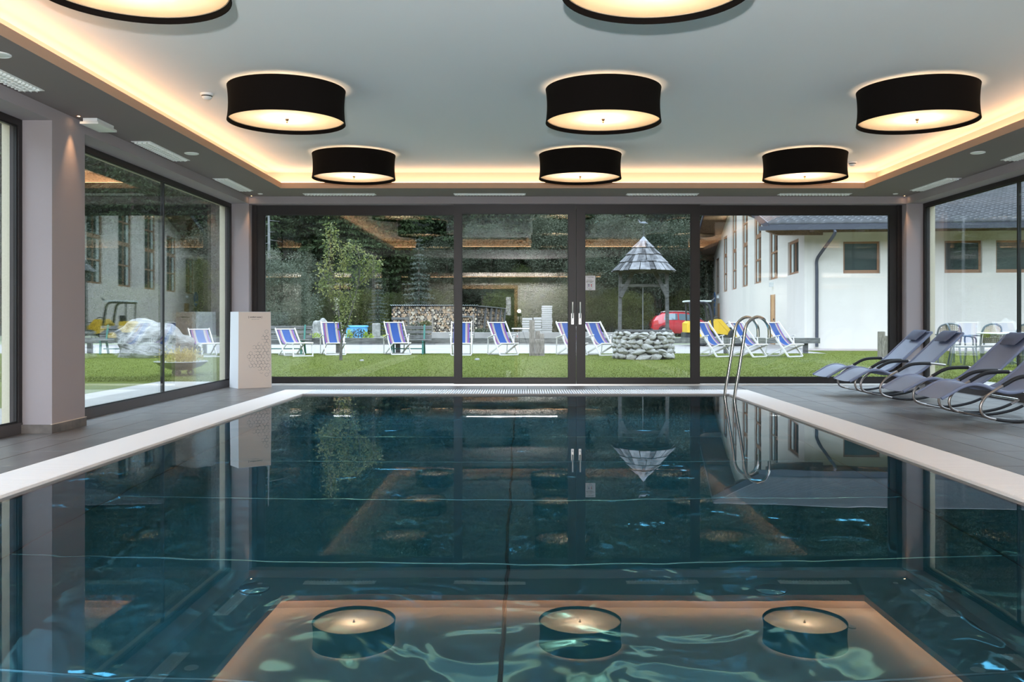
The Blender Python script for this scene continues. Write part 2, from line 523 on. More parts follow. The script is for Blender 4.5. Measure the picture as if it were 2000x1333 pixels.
    def ell(s, c, r, nu=12, nv=8, jit=0.0, seed=0):
        vs = [(c[0], c[1], c[2] - r[2])]
        for j in range(1, nv):
            ph = -PI / 2 + PI * j / nv
            for i in range(nu):
                t = 2 * PI * i / nu
                d = Vector((math.cos(ph) * math.cos(t), math.cos(ph) * math.sin(t), math.sin(ph)))
                k = 1.0
                if jit:
                    k += jit * mnoise.noise(d * 1.6 + Vector((seed * 3.1, seed * 1.7, seed * 0.7)))
                vs.append((c[0] + r[0] * d.x * k, c[1] + r[1] * d.y * k, c[2] + r[2] * d.z * k))
        vs.append((c[0], c[1], c[2] + r[2]))
        fs = []
        for i in range(nu):
            fs.append((0, 1 + (i + 1) % nu, 1 + i))
        for j in range(nv - 2):
            for i in range(nu):
                a = 1 + j * nu
                b = a + nu
                fs.append((a + i, a + (i + 1) % nu, b + (i + 1) % nu, b + i))
        a = 1 + (nv - 2) * nu
        for i in range(nu):
            fs.append((a + i, a + (i + 1) % nu, len(vs) - 1))
        return s.add(vs, fs)

    def mesh(s, name, mats, smooth=False, ang=0.7):
        me = bpy.data.meshes.new(name)
        me.from_pydata(s.v, [], s.f)
        if not isinstance(mats, (list, tuple)):
            mats = [mats]
        for m in mats:
            me.materials.append(m)
        if len(mats) > 1:
            me.polygons.foreach_set('material_index', s.mi)
        if smooth:
            me.polygons.foreach_set('use_smooth', [True] * len(me.polygons))
            me.update()
            try:
                me.set_sharp_from_angle(angle=ang)
            except Exception:
                pass
        me.update()
        return me

    def build(s, name, mats, parent=None, smooth=False, ang=0.7, fix=False):
        me = s.mesh(name, mats, smooth, ang)
        if fix:
            bm = bmesh.new()
            bm.from_mesh(me)
            bmesh.ops.recalc_face_normals(bm, faces=bm.faces)
            bm.to_mesh(me)
            bm.free()
        return put(name, me, parent)

def np_mesh(name, V, F, m, smooth=False):
    """V (n,3), F (k,3) or (k,4)"""
    me = bpy.data.meshes.new(name)
    k, c = F.shape
    me.vertices.add(len(V))
    me.vertices.foreach_set('co', V.astype(np.float32).ravel())
    me.loops.add(k * c)
    me.loops.foreach_set('vertex_index', F.astype(np.int32).ravel())
    me.polygons.add(k)
    me.polygons.foreach_set('loop_start', np.arange(0, k * c, c, dtype=np.int32))
    me.polygons.foreach_set('loop_total', np.full(k, c, dtype=np.int32))
    if smooth:
        me.polygons.foreach_set('use_smooth', np.ones(k, dtype=bool))
    me.materials.append(m)
    me.update(calc_edges=True)
    return me

def put(name, me, parent=None, loc=None):
    o = bpy.data.objects.new(name, me)
    COL.objects.link(o)
    if parent is not None:
        o.parent = parent
    if loc is not None:
        o.location = loc
    return o

def tag(o, label=None, cat=None, group=None, kind=None):
    if label:
        o['label'] = label
    if cat:
        o['category'] = cat
    if group:
        o['group'] = group
    if kind:
        o['kind'] = kind
    return o

def thing(name, label, cat, loc=(0, 0, 0), rz=0.0, group=None):
    o = bpy.data.objects.new(name, None)
    COL.objects.link(o)
    o.empty_display_size = 0.2
    o.location = loc
    o.rotation_euler = (0, 0, rz)
    return tag(o, label, cat, group)

def struct(o, label=None, cat=None):
    o['kind'] = 'structure'
    if label:
        o['label'] = label
    if cat:
        o['category'] = cat
    return o

def copy_tree(src, parent=None):
    c = src.copy()
    COL.objects.link(c)
    if parent is not None:
        c.parent = parent
    for ch in src.children:
        copy_tree(ch, c)
    return c

def dup(src, loc, rz=0.0, label=None, group=None):
    c = copy_tree(src)
    c.location = loc
    c.rotation_euler = (0, 0, rz)
    if label:
        c['label'] = label
    if group:
        c['group'] = group
    return c

def smooth_path(pts, k=4):
    """Catmull-Rom through pts"""
    P = [Vector(p) for p in pts]
    out = []
    for i in range(len(P) - 1):
        p0 = P[i - 1] if i > 0 else P[0] * 2 - P[1]
        p1, p2 = P[i], P[i + 1]
        p3 = P[i + 2] if i + 2 < len(P) else P[-1] * 2 - P[-2]
        for j in range(k):
            t = j / k
            out.append(0.5 * ((2 * p1) + (p2 - p0) * t + (2 * p0 - 5 * p1 + 4 * p2 - p3) * t * t + (3 * p1 - p0 - 3 * p2 + p3) * t ** 3))
    out.append(P[-1])
    return out

FPX, CX, CY = 1750.0, 1020.0, 625.0
def X_at(px, Y):
    return (px - CX) / FPX * Y
def Z_at(py, Y):
    return 1.0 - (py - CY) / FPX * Y
# ------------------------------------------------------------------ ROOM SHELL
XL, XR = -4.12, 5.79          # inner wall faces
GL, GR = -4.38, 6.04          # inner faces of the side window frames
OL, OR = -4.56, 6.22          # outer faces of the outside render
YB, GB, OB = 13.50, 13.68, 13.96
ZS, ZC, ZH = 2.86, 3.125, 2.75
YR = -12.2
PX0, PX1, PY0, PY1 = -2.957, 2.78, 0.9, 12.05   # pool
CL, CR, CB = -3.37, 3.20, 12.765                # outer edges of the coping
OPEN = [(8.44, 13.5), (2.9, 7.85), (-2.6, 2.3), (-11.5, -3.1)]  # last two openings are added behind the camera for daylight

fl = MB()
fl.box(GL, CL, YR, GB, -0.16, -0.005)
fl.box(CR, GR, YR, GB, -0.16, -0.005)
fl.box(CL, CR, CB, GB, -0.16, -0.005)
fl.box(CL, CR, YR, PY0 - 0.42, -0.16, -0.005)
floor = struct(fl.build('floor', M['grout']), 'dark joints and bed under the grey stone floor tiles', 'floor')
tile_cache = {}
def add_tile(x0, x1, y0, y1):
    w, d = round(x1 - x0, 3), round(y1 - y0, 3)
    if w < 0.03 or d < 0.03:
        return
    key = (w, d)
    if key not in tile_cache:
        tile_cache[key] = MB().cbox(-w / 2, w / 2, -d / 2, d / 2, -0.012, 0.0045, 0.002).mesh('tile', M['tile'])
    put('tile', tile_cache[key], floor, ((x0 + x1) / 2, (y0 + y1) / 2, random.uniform(-0.0004, 0.0004)))
TW, TL, JG = 0.345, 0.69, 0.005
def tile_area(xs, ys):
    for i in range(len(xs) - 1):
        for j in range(len(ys) - 1):
            add_tile(xs[i] + JG / 2, xs[i + 1] - JG / 2, ys[j] + JG / 2, ys[j + 1] - JG / 2)
def steps(a, b, st):
    out = [a]
    while out[-1] + st * math.copysign(1, b - a) < max(a, b) and out[-1] + st * math.copysign(1, b - a) > min(a, b):
        out.append(out[-1] + st * math.copysign(1, b - a))
    out.append(b)
    return sorted(out)
ysl = steps(GB, 4.4, TL)
tile_area(steps(CL, GL, TW), ysl)
tile_area(steps(CR, GR, TW), ysl)
tile_area(steps(CL, CR, TW), steps(GB, CB, TL))
rest = MB()
for (a, b, c, d) in ((GL, CL, YR, 4.4), (CR, GR, YR, 4.4), (CL, CR, YR, PY0 - 0.42)):
    rest.box(a, b, c, d - 0.004, -0.004, 0.0045)
o = rest.build('tiles', M['tile'], floor)
o['kind'] = 'stuff'

# walls: inner leaf in taupe plaster, outer leaf in cream render
def side_wall(name, xi, xf, xo, s):
    inner, outer = MB(), MB()
    a, b = min(xi, xf + 0.0), max(xi, xf)
    mid = xf - s * 0.08 if s > 0 else xf + 0.08
    solid = [(7.85, 8.44), (2.3, 2.9), (-3.1, -2.6), (YR, -11.5)]
    for (y0, y1) in solid:
        inner.box(min(xi, mid), max(xi, mid), y0, y1, 0, ZC)
        outer.box(min(xo, mid), max(xo, mid), y0, y1, -0.3, ZC + 0.3)
    for (y0, y1) in OPEN:
        inner.box(min(xi, xf), max(xi, xf), y0, y1, ZH, ZC)
        inner.box(min(xf, mid), max(xf, mid), y0, y1, ZH, ZC)
        outer.box(min(xo, mid), max(xo, mid), y0, y1, ZH - 0.03, ZC + 0.3)
        outer.box(min(xo, mid), max(xo, mid), y0, y1, -0.3, -0.01)
        inner.box(min(xf, mid), max(xf, mid), y0, y1, -0.3, 0.0)
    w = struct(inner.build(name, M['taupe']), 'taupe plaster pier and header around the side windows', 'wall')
    outer.build('outside_render', M['render'], w)
    return w
wall_left = side_wall('wall_left', XL, GL, OL, 1)
wall_right = side_wall('wall_right', XR, GR, OR, -1)
wb_in, wb_out = MB(), MB()
for (x0, x1, xo) in ((GL - 0.08, XL, OL), (XR, GR + 0.08, OR)):
    wb_in.box(x0, x1, YB, GB + 0.08, 0, ZC)
    wb_out.box(min(x0, xo), max(x1, xo), GB + 0.08, OB, -0.3, ZC + 0.3)
wb_out.box(OL, GL - 0.08, YB, GB + 0.08, -0.3, ZC + 0.3)
wb_out.box(GR + 0.08, OR, YB, GB + 0.08, -0.3, ZC + 0.3)
wb_in.box(XL, XR, YB, GB + 0.08, ZH, ZC)
wb_out.box(XL, XR, GB + 0.08, OB, ZH - 0.03, ZC + 0.3)
wb_out.box(XL, XR, GB + 0.08, OB, -0.3, -0.01)
wall_back = struct(wb_in.build('wall_back', M['taupe']), 'taupe corner piers and header above the glazed end', 'wall')
wb_out.build('outside_render', M['render'], wall_back)
wr = MB()
wr.box(GL - 0.08, GR + 0.08, YR - 0.2, YR, 0, ZC)
wall_rear = struct(wr.build('wall_rear', M['rear_wall']), 'cream wall behind the photographer', 'wall')
dr = struct(MB().box(-2.8, -0.33, YR, YR + 0.02, 0.0, 2.5).build('door_3', M['dark_void']), 'dark glass door in a larch frame in the rear wall', 'door')
fr = MB()
fr.box(-2.95, -0.2, YR, YR + 0.07, 2.36, 2.52)
fr.box(-2.95, -2.8, YR, YR + 0.07, 0, 2.36)
fr.box(-0.35, -0.2, YR, YR + 0.07, 0, 2.36)
fr.build('frame', M['rear_wood'], dr)
MB().box(-0.72, -0.5, YR + 0.021, YR + 0.025, 1.2, 2.0).build('notice_sheet', M['paper'], dr)

# skirting on the left pier
bb = struct(MB().box(XL, XL + 0.012, 7.838, 8.45, 0.0045, 0.082).build('baseboard_left', M['base_tile']), 'brown stone skirting round the left pier', 'baseboard')
MB().box(GL, XL + 0.012, 7.826, 7.838, 0.0045, 0.082).build('skirting_tile', M['base_tile'], bb)
o = MB().box(XL, XL + 0.014, 7.826, 8.45, 0.082, 0.087).build('sealant', M['cove'], bb)
br_ = struct(MB().box(XR - 0.012, XR, 7.838, 8.45, 0.0045, 0.082).build('baseboard_right', M['base_tile']), 'brown stone skirting round the right pier', 'baseboard')

# ceiling: raised white panel, lower taupe soffit, lit cove between
CVL, CVR, CVB, CVF = -3.41, 4.84, 12.66, 3.45      # lip
TR = 0.26                                           # trough width
ceil = MB()
ceil.box(GL - 0.08, GR + 0.08, YR - 0.2, OB - 0.15, ZC, ZC + 0.25)
ceiling = struct(ceil.build('ceiling', M['ceiling']), 'white raised ceiling panel with a lit cove round it', 'ceiling')
so = MB()
so.box(GL + 0.003, CVL, CVF, CVB, ZS, ZS + 0.03)
so.box(CVR, GR - 0.003, CVF, CVB, ZS, ZS + 0.03)
so.box(GL + 0.003, GR - 0.003, CVB, GB - 0.01, ZS, ZS + 0.03)
R2 = (-4.0, 3.4, -11.7, -8.0)                       # second recess behind the camera
so.box(GL + 0.003, GR - 0.003, R2[3], CVF, ZS, ZS + 0.03)
so.box(GL + 0.003, GR - 0.003, YR, R2[2], ZS, ZS + 0.03)
so.box(GL + 0.003, R2[0], R2[2], R2[3], ZS, ZS + 0.03)
so.box(R2[1], GR - 0.003, R2[2], R2[3], ZS, ZS + 0.03)
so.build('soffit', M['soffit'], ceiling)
lip = MB()
ZL = 2.94
lip.box(CVL - 0.02, CVL, CVF - 0.02, CVB + 0.02, ZS + 0.03, ZL)
lip.box(CVR, CVR + 0.02, CVF - 0.02, CVB + 0.02, ZS + 0.03, ZL)
lip.box(CVL, CVR, CVB, CVB + 0.02, ZS + 0.03, ZL)
lip.box(CVL, CVR, CVF - 0.02, CVF, ZS + 0.03, ZL)
lf = MB()   # face of the soffit edge, a few millimetres proud
for bx in ((CVL, CVL + 0.004, CVF, CVB), (CVR - 0.004, CVR, CVF, CVB), (CVL, CVR, CVB - 0.004, CVB), (CVL, CVR, CVF, CVF + 0.004)):
    lip.box(*bx, ZS, ZL)
lip.build('cove_lip', M['lip'], ceiling)
tw = MB()
a, b, c, d = CVL - TR, CVR + TR, CVF - TR, CVB + TR
tw.box(a - 0.02, a, c, d, ZS + 0.03, ZC)
tw.box(b, b + 0.02, c, d, ZS + 0.03, ZC)
tw.box(a, b, d, d + 0.02, ZS + 0.03, ZC)
tw.box(a, b, c - 0.02, c, ZS + 0.03, ZC)
tw.build('cove_wall', M['cove'], ceiling)
e = 0.15
for bx in ((CVL - e - 0.012, CVL - e + 0.012, CVF - e, CVB + e), (CVR + e - 0.012, CVR + e + 0.012, CVF - e, CVB + e),
           (CVL - e, CVR + e, CVB + e - 0.012, CVB + e + 0.012), (CVL - e, CVR + e, CVF - e - 0.012, CVF - e + 0.012)):
    MB().box(*bx, ZS + 0.03, 2.966).build('led_strip', M['led'], ceiling)
rl = MB()
rl.box(R2[0] - 0.02, R2[0], R2[2], R2[3], ZS, ZC)
rl.box(R2[1], R2[1] + 0.02, R2[2], R2[3], ZS, ZC)
rl.box(R2[0], R2[1], R2[2] - 0.02, R2[2], ZS, ZC)
rl.box(R2[0], R2[1], R2[3], R2[3] + 0.02, ZS, ZC)
rl.build('recess_fascia', M['cove'], ceiling)
MB().box(R2[0], R2[1], R2[2] + 0.02, R2[2] + 0.035, ZS, ZS + 0.014).build('led_strip', M['led'], ceiling)
MB().box(-2.4, 1.5, R2[2] + 0.35, R2[2] + 0.65, ZC - 0.02, ZC - 0.001).build('light_panel', M['panel_light'], ceiling)

# ------------------------------------------------------------------ glazing
def rect_frame(mb, axis, a0, a1, z0, z1, p0, p1, wl, wr_, wb_, wt):
    """frame in the plane perpendicular to axis ('y' -> spans x,z)"""
    def bx(u0, u1, w0, w1):
        if axis == 'y':
            mb.box(u0, u1, p0, p1, w0, w1)
        else:
            mb.box(p0, p1, u0, u1, w0, w1)
    bx(a0, a0 + wl, z0, z1)
    bx(a1 - wr_, a1, z0, z1)
    bx(a0 + wl, a1 - wr_, z0, z0 + wb_)
    bx(a0 + wl, a1 - wr_, z1 - wt, z1)

track = MB()
track.box(XL, XR, 13.52, GB + 0.08, 0.0046, 0.012)
track.box(XL, XR, 13.56, 13.57, 0.012, 0.020)
track.box(XL, XR, 13.645, 13.655, 0.012, 0.024)
t_ = struct(track.build('trim_4', M['alu']), 'aluminium sliding track along the foot of the end glazing', 'track')

def back_fixed(name, x0, x1, gx0, gx1, label):
    mb = MB()
    rect_frame(mb, 'y', x0, x1, 0.026, ZH, 13.685, 13.76, gx0 - x0, x1 - gx1, 0.092, ZH - 2.607)
    w = struct(mb.build(name, M['frame']), label, 'window')
    mb = MB()
    rect_frame(mb, 'y', gx0, gx1, 0.118, 2.607, 13.70, 13.712, 0.012, 0.012, 0.012, 0.012)
    mb.build('gasket', M['gasket'], w)
    MB().box(gx0, gx1, 13.712, 13.738, 0.118, 2.607).build('pane', M['pane'], w)
    return w
w1 = back_fixed('window_1', XL, -0.96, -3.94, -0.985, 'large fixed window pane of the glazed end, left of the sliding doors')
MB().box(XL, XL + 0.07, 13.66, 13.685, 0.026, ZH).build('edge_strip', M['frame'], w1)
w2 = back_fixed('window_2', 2.62, XR, 2.64, 5.61, 'large fixed window pane of the glazed end, right of the sliding doors')
MB().box(XR - 0.07, XR, 13.66, 13.685, 0.026, ZH).build('edge_strip', M['frame'], w2)

def leaf(name, x0, x1, gx0, gx1, hx, label):
    mb = MB()
    rect_frame(mb, 'y', x0, x1, 0.026, 2.722, 13.585, 13.655, gx0 - x0, x1 - gx1, 0.112 - 0.026, 2.722 - 2.615)
    d = struct(mb.build(name, M['frame']), label, 'door')
    mb = MB()
    rect_frame(mb, 'y', gx0, gx1, 0.112, 2.615, 13.600, 13.612, 0.012, 0.012, 0.012, 0.012)
    mb.build('gasket', M['gasket'], d)
    MB().box(gx0, gx1, 13.612, 13.638, 0.112, 2.615).build('pane', M['pane'], d)
    h = MB()
    h.cbox(hx - 0.019, hx + 0.019, 13.572, 13.585, 0.93, 1.10, 0.002)
    h.tube([(hx, 13.585, 1.03), (hx, 13.54, 1.03), (hx, 13.53, 1.05), (hx, 13.53, 1.27)], 0.0125, 10)
    h.build('handle', M['alu'], d, True)
    MB().lathe([(0.0, 13.570), (0.008, 13.570), (0.008, 13.574)], 10, (hx, 0, 0.965), 'y').build('lock_cylinder', M['gasket'], d)
    return d
d1 = leaf('door_1', -1.037, 0.816, -0.921, 0.703, 0.762, 'left bronze sliding glass door leaf with a slim silver handle')
d2 = leaf('door_2', 0.822, 2.695, 0.947, 2.561, 0.876, 'right bronze sliding glass door leaf carrying a paper notice')
MB().box(-1.037, 2.695, 13.585, 13.66, 2.722, ZH).build('head_rail', M['frame'], d1)
# paper notice stuck on the right door leaf
nt = thing('paper_notice', 'white paper notice stuck on the right sliding door pane beside the frame', 'notice', (X_at(1152.5, 13.6), 13.6105, Z_at(553, 13.6)))
MB().box(-0.080, 0.080, -0.0012, 0.0, -0.110, 0.110).build('sheet', M['paper'], nt)
ln = MB()
for (x0, x1, z) in ((-0.062, 0.055, 0.093), (-0.03, 0.01, 0.078), (0.02, 0.055, 0.082), (-0.052, 0.03, 0.046), (-0.06, 0.062, 0.030), (-0.058, 0.05, 0.018), (-0.06, -0.035, 0.012), (0.0, 0.032, 0.012), (-0.02, 0.022, -0.098)):
    ln.box(x0, x1, -0.0018, -0.0012, z - 0.0022, z + 0.0022)
ln.build('printed_lines', M['ink_grey'], nt)['kind'] = 'stuff'
fx = MB()
x0, x1, z0, z1, t = -0.040, 0.044, -0.082, 0.0, 0.003
for bx in ((x0 + 0.006, x1 - 0.006, z1 - t, z1), (x0 + 0.006, x1 - 0.006, z0, z0 + t), (x0, x0 + t, z0 + 0.006, z1 - 0.006), (x1 - t, x1, z0 + 0.006, z1 - 0.006)):
    fx.box(bx[0], bx[1], -0.0018, -0.0012, bx[2], bx[3])
fx.build('pictogram_frame', M['ink_green'], nt)
def pict(cx, mcol, side):
    p = MB()
    p.lathe([(0.0, -0.0018), (0.010, -0.0018), (0.010, -0.0012)], 14, (cx, 0, -0.028), 'y')
    p.prism([(cx - 0.004, -0.0018, -0.040), (cx + 0.004, -0.0018, -0.040), (cx + 0.007, -0.0018, -0.060), (cx - 0.007, -0.0018, -0.060)], (0, 0.0006, 0))
    return p.build('pictogram', mcol, nt)
pict(-0.018, M['ink_violet'], 1)
pict(0.020, M['ink_red'], 1)

def side_window(name, xf, s, y0, y1, seams, label):
    """s=+1 for the left wall (frame lies on the outer side, -x)"""
    a, b = (xf - 0.08, xf) if s > 0 else (xf, xf + 0.08)
    top = MB()
    rect_frame(top, 'x', y0, y1, 0.0, ZH, a, b, 0.055, 0.055, 0.105, 0.06)
    w = struct(top.build(name, M['frame']), label, 'window')
    sill = MB()
    e0 = (b, b + 0.004) if s > 0 else (a - 0.004, a)
    sill.box(e0[0], e0[1], y0, y1, 0.005, 0.10)
    sill.build('skylit_bar_face', M['frame_skylit'], w)  # face of the lower frame bar, coloured paler for skylight
    gx = (a + 0.03, a + 0.056)
    g = MB()
    rect_frame(g, 'x', y0 + 0.055, y1 - 0.055, 0.105, ZH - 0.06, gx[1] if s > 0 else gx[0] - 0.01, gx[1] + 0.01 if s > 0 else gx[0], 0.012, 0.012, 0.012, 0.012)
    g.build('gasket', M['gasket'], w)
    ys = [y0 + 0.055] + seams + [y1 - 0.055]
    for i in range(len(ys) - 1):
        p0 = ys[i] + (0.012 if i else 0)
        p1 = ys[i + 1] - (0.012 if i < len(ys) - 2 else 0)
        MB().box(gx[0], gx[1], p0, p1, 0.105, ZH - 0.06).build('pane', M['side_pane'], w)
    for y in seams:
        MB().box(a + 0.022, a + 0.064, y - 0.012, y + 0.012, 0.105, ZH - 0.06).build('glass_joint', M['gasket'], w)
    return w
side_window('window_3', GL, 1, 8.44, 13.5, [11.0], 'left side window of two panes nearest the end wall')
side_window('window_4', GL, 1, 2.9, 7.85, [5.4], 'left side window before the pier, cut by the picture edge')
side_window('window_5', GR, -1, 8.44, 13.5, [10.97], 'right side window behind the rocking loungers')
side_window('window_6', GR, -1, 2.9, 7.85, [5.4], 'right side window beside the camera')
side_window('window_7', GL, 1, -2.6, 2.3, [-0.15], 'added left side window behind the camera, letting in daylight')  # this and the next three are unseen, added to bring in daylight
side_window('window_9', GL, 1, -11.5, -3.1, [-8.7, -5.9], 'added long left side window at the rear of the room, for more daylight')
side_window('window_10', GR, -1, -11.5, -3.1, [-8.7, -5.9], 'added long right side window at the rear of the room, for more daylight')
side_window('window_8', GR, -1, -2.6, 2.3, [-0.15], 'added right side window behind the camera, letting in daylight')

# ------------------------------------------------------------------ POOL
pool = bpy.data.objects.new('swimming_pool', None)
COL.objects.link(pool)
struct(pool, 'stainless steel pool basin under the clear water', 'pool')
ZF = -1.40
MB().box(PX0 - 0.05, PX1 + 0.05, PY0 - 0.05, PY1 + 0.05, ZF - 0.12, ZF - 0.006).build('basin_bed', M['seam'], pool)
ysm = [12.05, 10.65, 9.28, 7.91, 6.54, 5.17, 3.80, 2.43, 0.9]
XM = -0.09
for i in range(len(ysm) - 1):
    for (x0, x1) in ((PX0, XM), (XM, PX1)):
        MB().cbox(x0 + 0.008, x1 - 0.008, ysm[i + 1] + 0.008, ysm[i] - 0.008, ZF - 0.006, ZF, 0.004).build('floor_plate', M['plate'], pool)
for y in ysm[1:-1]:
    MB().tube([(PX0 + 0.02, y, ZF), (PX1 - 0.02, y, ZF)], 0.011, 6).build('weld_bead', M['bead'], pool)
MB().tube([(XM, PY0, ZF - 0.002), (XM, PY1, ZF - 0.002)], 0.006, 6).build('weld_bead', M['bead'], pool)
wl_ = MB()
wl_.box(PX0 - 0.05, PX0, PY0 - 0.05, PY1 + 0.05, ZF - 0.1, -0.03)
wl_.build('side_wall', M['plate_wall'], pool)
MB().box(PX1, PX1 + 0.05, PY0 - 0.05, PY1 + 0.05, ZF - 0.1, -0.03).build('side_wall', M['plate_wall'], pool)
MB().box(PX0, PX1, PY1, PY1 + 0.05, ZF - 0.1, -0.03).build('end_wall', M['plate_wall'], pool)
MB().box(PX0, PX1, PY0 - 0.05, PY0, ZF - 0.1, -0.03).build('end_wall', M['plate_wall'], pool)
for x in (-1.43, 1.32):
    for y in (4.75, 7.24, 9.75):
        MB().lathe([(0.0, ZF + 0.022), (0.05, ZF + 0.022), (0.082, ZF + 0.016), (0.086, ZF + 0.004), (0.086, ZF)], 24, (x, y, 0)).build('floor_inlet', M['plate_wall'], pool, True)
water = struct(MB().poly([(PX0, PY0, -0.015), (PX1, PY0, -0.015), (PX1, PY1, -0.015), (PX0, PY1, -0.015)]).build('water', M['water']), 'clear still water of the indoor pool', 'water')

def coping(name, x0, x1, y0, y1, along, pitch, w, m, label):
    ch = MB()
    ch.box(x0, x1, y0, y1, -0.16, -0.016)
    # raised edge bars on both long sides
    if along == 'y':
        ch.box(x0, x0 + 0.012, y0, y1, -0.016, 0.004)
        ch.box(x1 - 0.012, x1, y0, y1, -0.016, 0.004)
    else:
        ch.box(x0, x1, y0, y0 + 0.012, -0.016, 0.004)
        ch.box(x0, x1, y1 - 0.012, y1, -0.016, 0.004)
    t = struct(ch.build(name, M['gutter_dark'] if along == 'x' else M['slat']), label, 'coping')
    sl = MB()
    if along == 'y':
        y = y0 + pitch / 2
        while y < y1:
            sl.box(x0 + 0.012, x1 - 0.012, y - w / 2, y + w / 2, -0.016, 0.005)
            y += pitch
    else:
        x = x0 + pitch / 2
        while x < x1:
            sl.box(x - w / 2, x + w / 2, y0 + 0.012, y1 - 0.012, -0.016, 0.006)
            x += pitch
    o = sl.build('grating_bars', m, t)
    o['kind'] = 'stuff'
    return t
coping('trim_1', CL, PX0, PY0, CB, 'y', 0.026, 0.021, M['slat'], 'cream overflow grating along the left pool edge')
coping('trim_2', PX1, CR, PY0, CB, 'y', 0.026, 0.021, M['slat'], 'cream overflow grating along the right pool edge')
coping('trim_3', PX0, PX1, PY1, CB, 'x', 0.034, 0.017, M['slat_white'], 'white slatted overflow grating along the far pool edge')
coping('trim_5', CL, CR, PY0 - 0.42, PY0, 'x', 0.034, 0.02, M['slat'], 'cream overflow grating at the near pool end')

# handrails of the pool ladder
lad = thing('pool_ladder', 'pair of stainless steel handrails hooping out of the right far pool corner', 'ladder', (2.70, 11.68, 0))
for dy in (0.27, -0.27):
    pts = smooth_path([(-0.02, dy, -1.05), (-0.015, dy, -0.4), (0.0, dy, -0.02), (0.055, dy, 0.33), (0.11, dy, 0.68), (0.145, dy, 0.90), (0.20, dy, 0.99), (0.29, dy, 1.036), (0.38, dy, 1.0), (0.435, dy, 0.91), (0.445, dy, 0.84), (0.445, dy, 0.77)], 5)
    MB().tube(pts, 0.021, 14).build('handrail', M['steel'], lad, True)
for z in (-0.30, -0.58, -0.86):
    MB().cbox(-0.06, 0.03, -0.25, 0.25, z - 0.02, z, 0.004).build('tread', M['steel'], lad)

# ------------------------------------------------------------------ CEILING LAMPS
def make_lamp():
    t = thing('drum_ceiling_lamp', 'x', 'lamp', (0, 0, ZC), 0, 'black drum ceiling lamps')
    zt, zb = -0.018, -0.325
    prof = []
    for k in range(9):
        u = k / 8
        prof.append((0.527 - 0.013 * math.sin(PI * u) ** 0.8, zb + (zt - zb) * u))
    sh = MB()
    inner = [(r - 0.006, z) for r, z in reversed(prof)]
    sh.lathe(prof, 64)
    n = len(prof)
    sh.lathe([prof[-1], inner[0]], 64)
    sh.lathe([inner[-1], prof[0]], 64)
    sh.lathe([(r + 0.001, z) for r, z in inner], 64)
    so_ = sh.build('shade', M['black_fabric'], t, True, 0.9)
    li = MB()
    li.lathe([(r - 0.0008, z) for r, z in inner if z > zb + 0.045] + [(0.5185, zb + 0.042)], 64)
    li.build('lining', M['lining'], so_, True)
    df = MB()
    df.lathe([(0.0, zb + 0.040), (0.30, zb + 0.040), (0.512, zb + 0.040)], 64)
    df.build('diffuser', M['diffuser'], t, True)
    rg = MB()
    rg.lathe([(0.511, zb + 0.036), (0.518, zb + 0.036), (0.518, zb + 0.044), (0.511, zb + 0.044)], 64, closed=True)
    rg.build('diffuser_ring', M['lining'], t)
    fi = MB()
    fi.lathe([(0.0, zb - 0.002), (0.006, zb + 0.0), (0.010, zb + 0.008), (0.007, zb + 0.016), (0.016, zb + 0.024), (0.018, zb + 0.037)], 14)
    fi.build('finial', M['brass'], t, True)
    st = MB()
    st.lathe([(0.055, 0.0), (0.055, -0.02), (0.012, -0.022), (0.008, -0.09)], 16)
    for k in range(3):
        a = 2 * PI * k / 3 + 0.4
        st.bar((0, 0, -0.05), (0.52 * math.cos(a), 0.52 * math.sin(a), -0.05), 0.008, 0.008)
    st.build('mount', M['white_plastic'], t)
    ld = bpy.data.lights.new('bulb_light', 'POINT')
    ld.energy = LAMP_W
    ld.color = (1.0, 0.75, 0.50)
    ld.shadow_soft_size = 0.05
    lo = bpy.data.objects.new('bulb_light', ld)
    COL.objects.link(lo)
    lo.parent = t
    lo.location = (0, 0, -0.165)
    return t
lamp = make_lamp()
RX = [(-2.15, 'left'), (0.74, 'middle'), (3.61, 'right')]
RY = [(4.93, 'nearest the camera', 'cropped by the upper picture edge'), (8.19, 'in the middle row', ''), (11.45, 'in the far row', '')]
first = True
for (y, row, extra) in RY:
    for (x, colname) in RX:
        lb = f'black drum ceiling lamp, {colname} of three {row}'
        if first:
            lamp.location = (x, y, ZC)
            lamp['label'] = lb
            first = False
        else:
            dup(lamp, (x, y, ZC), 0, lb)

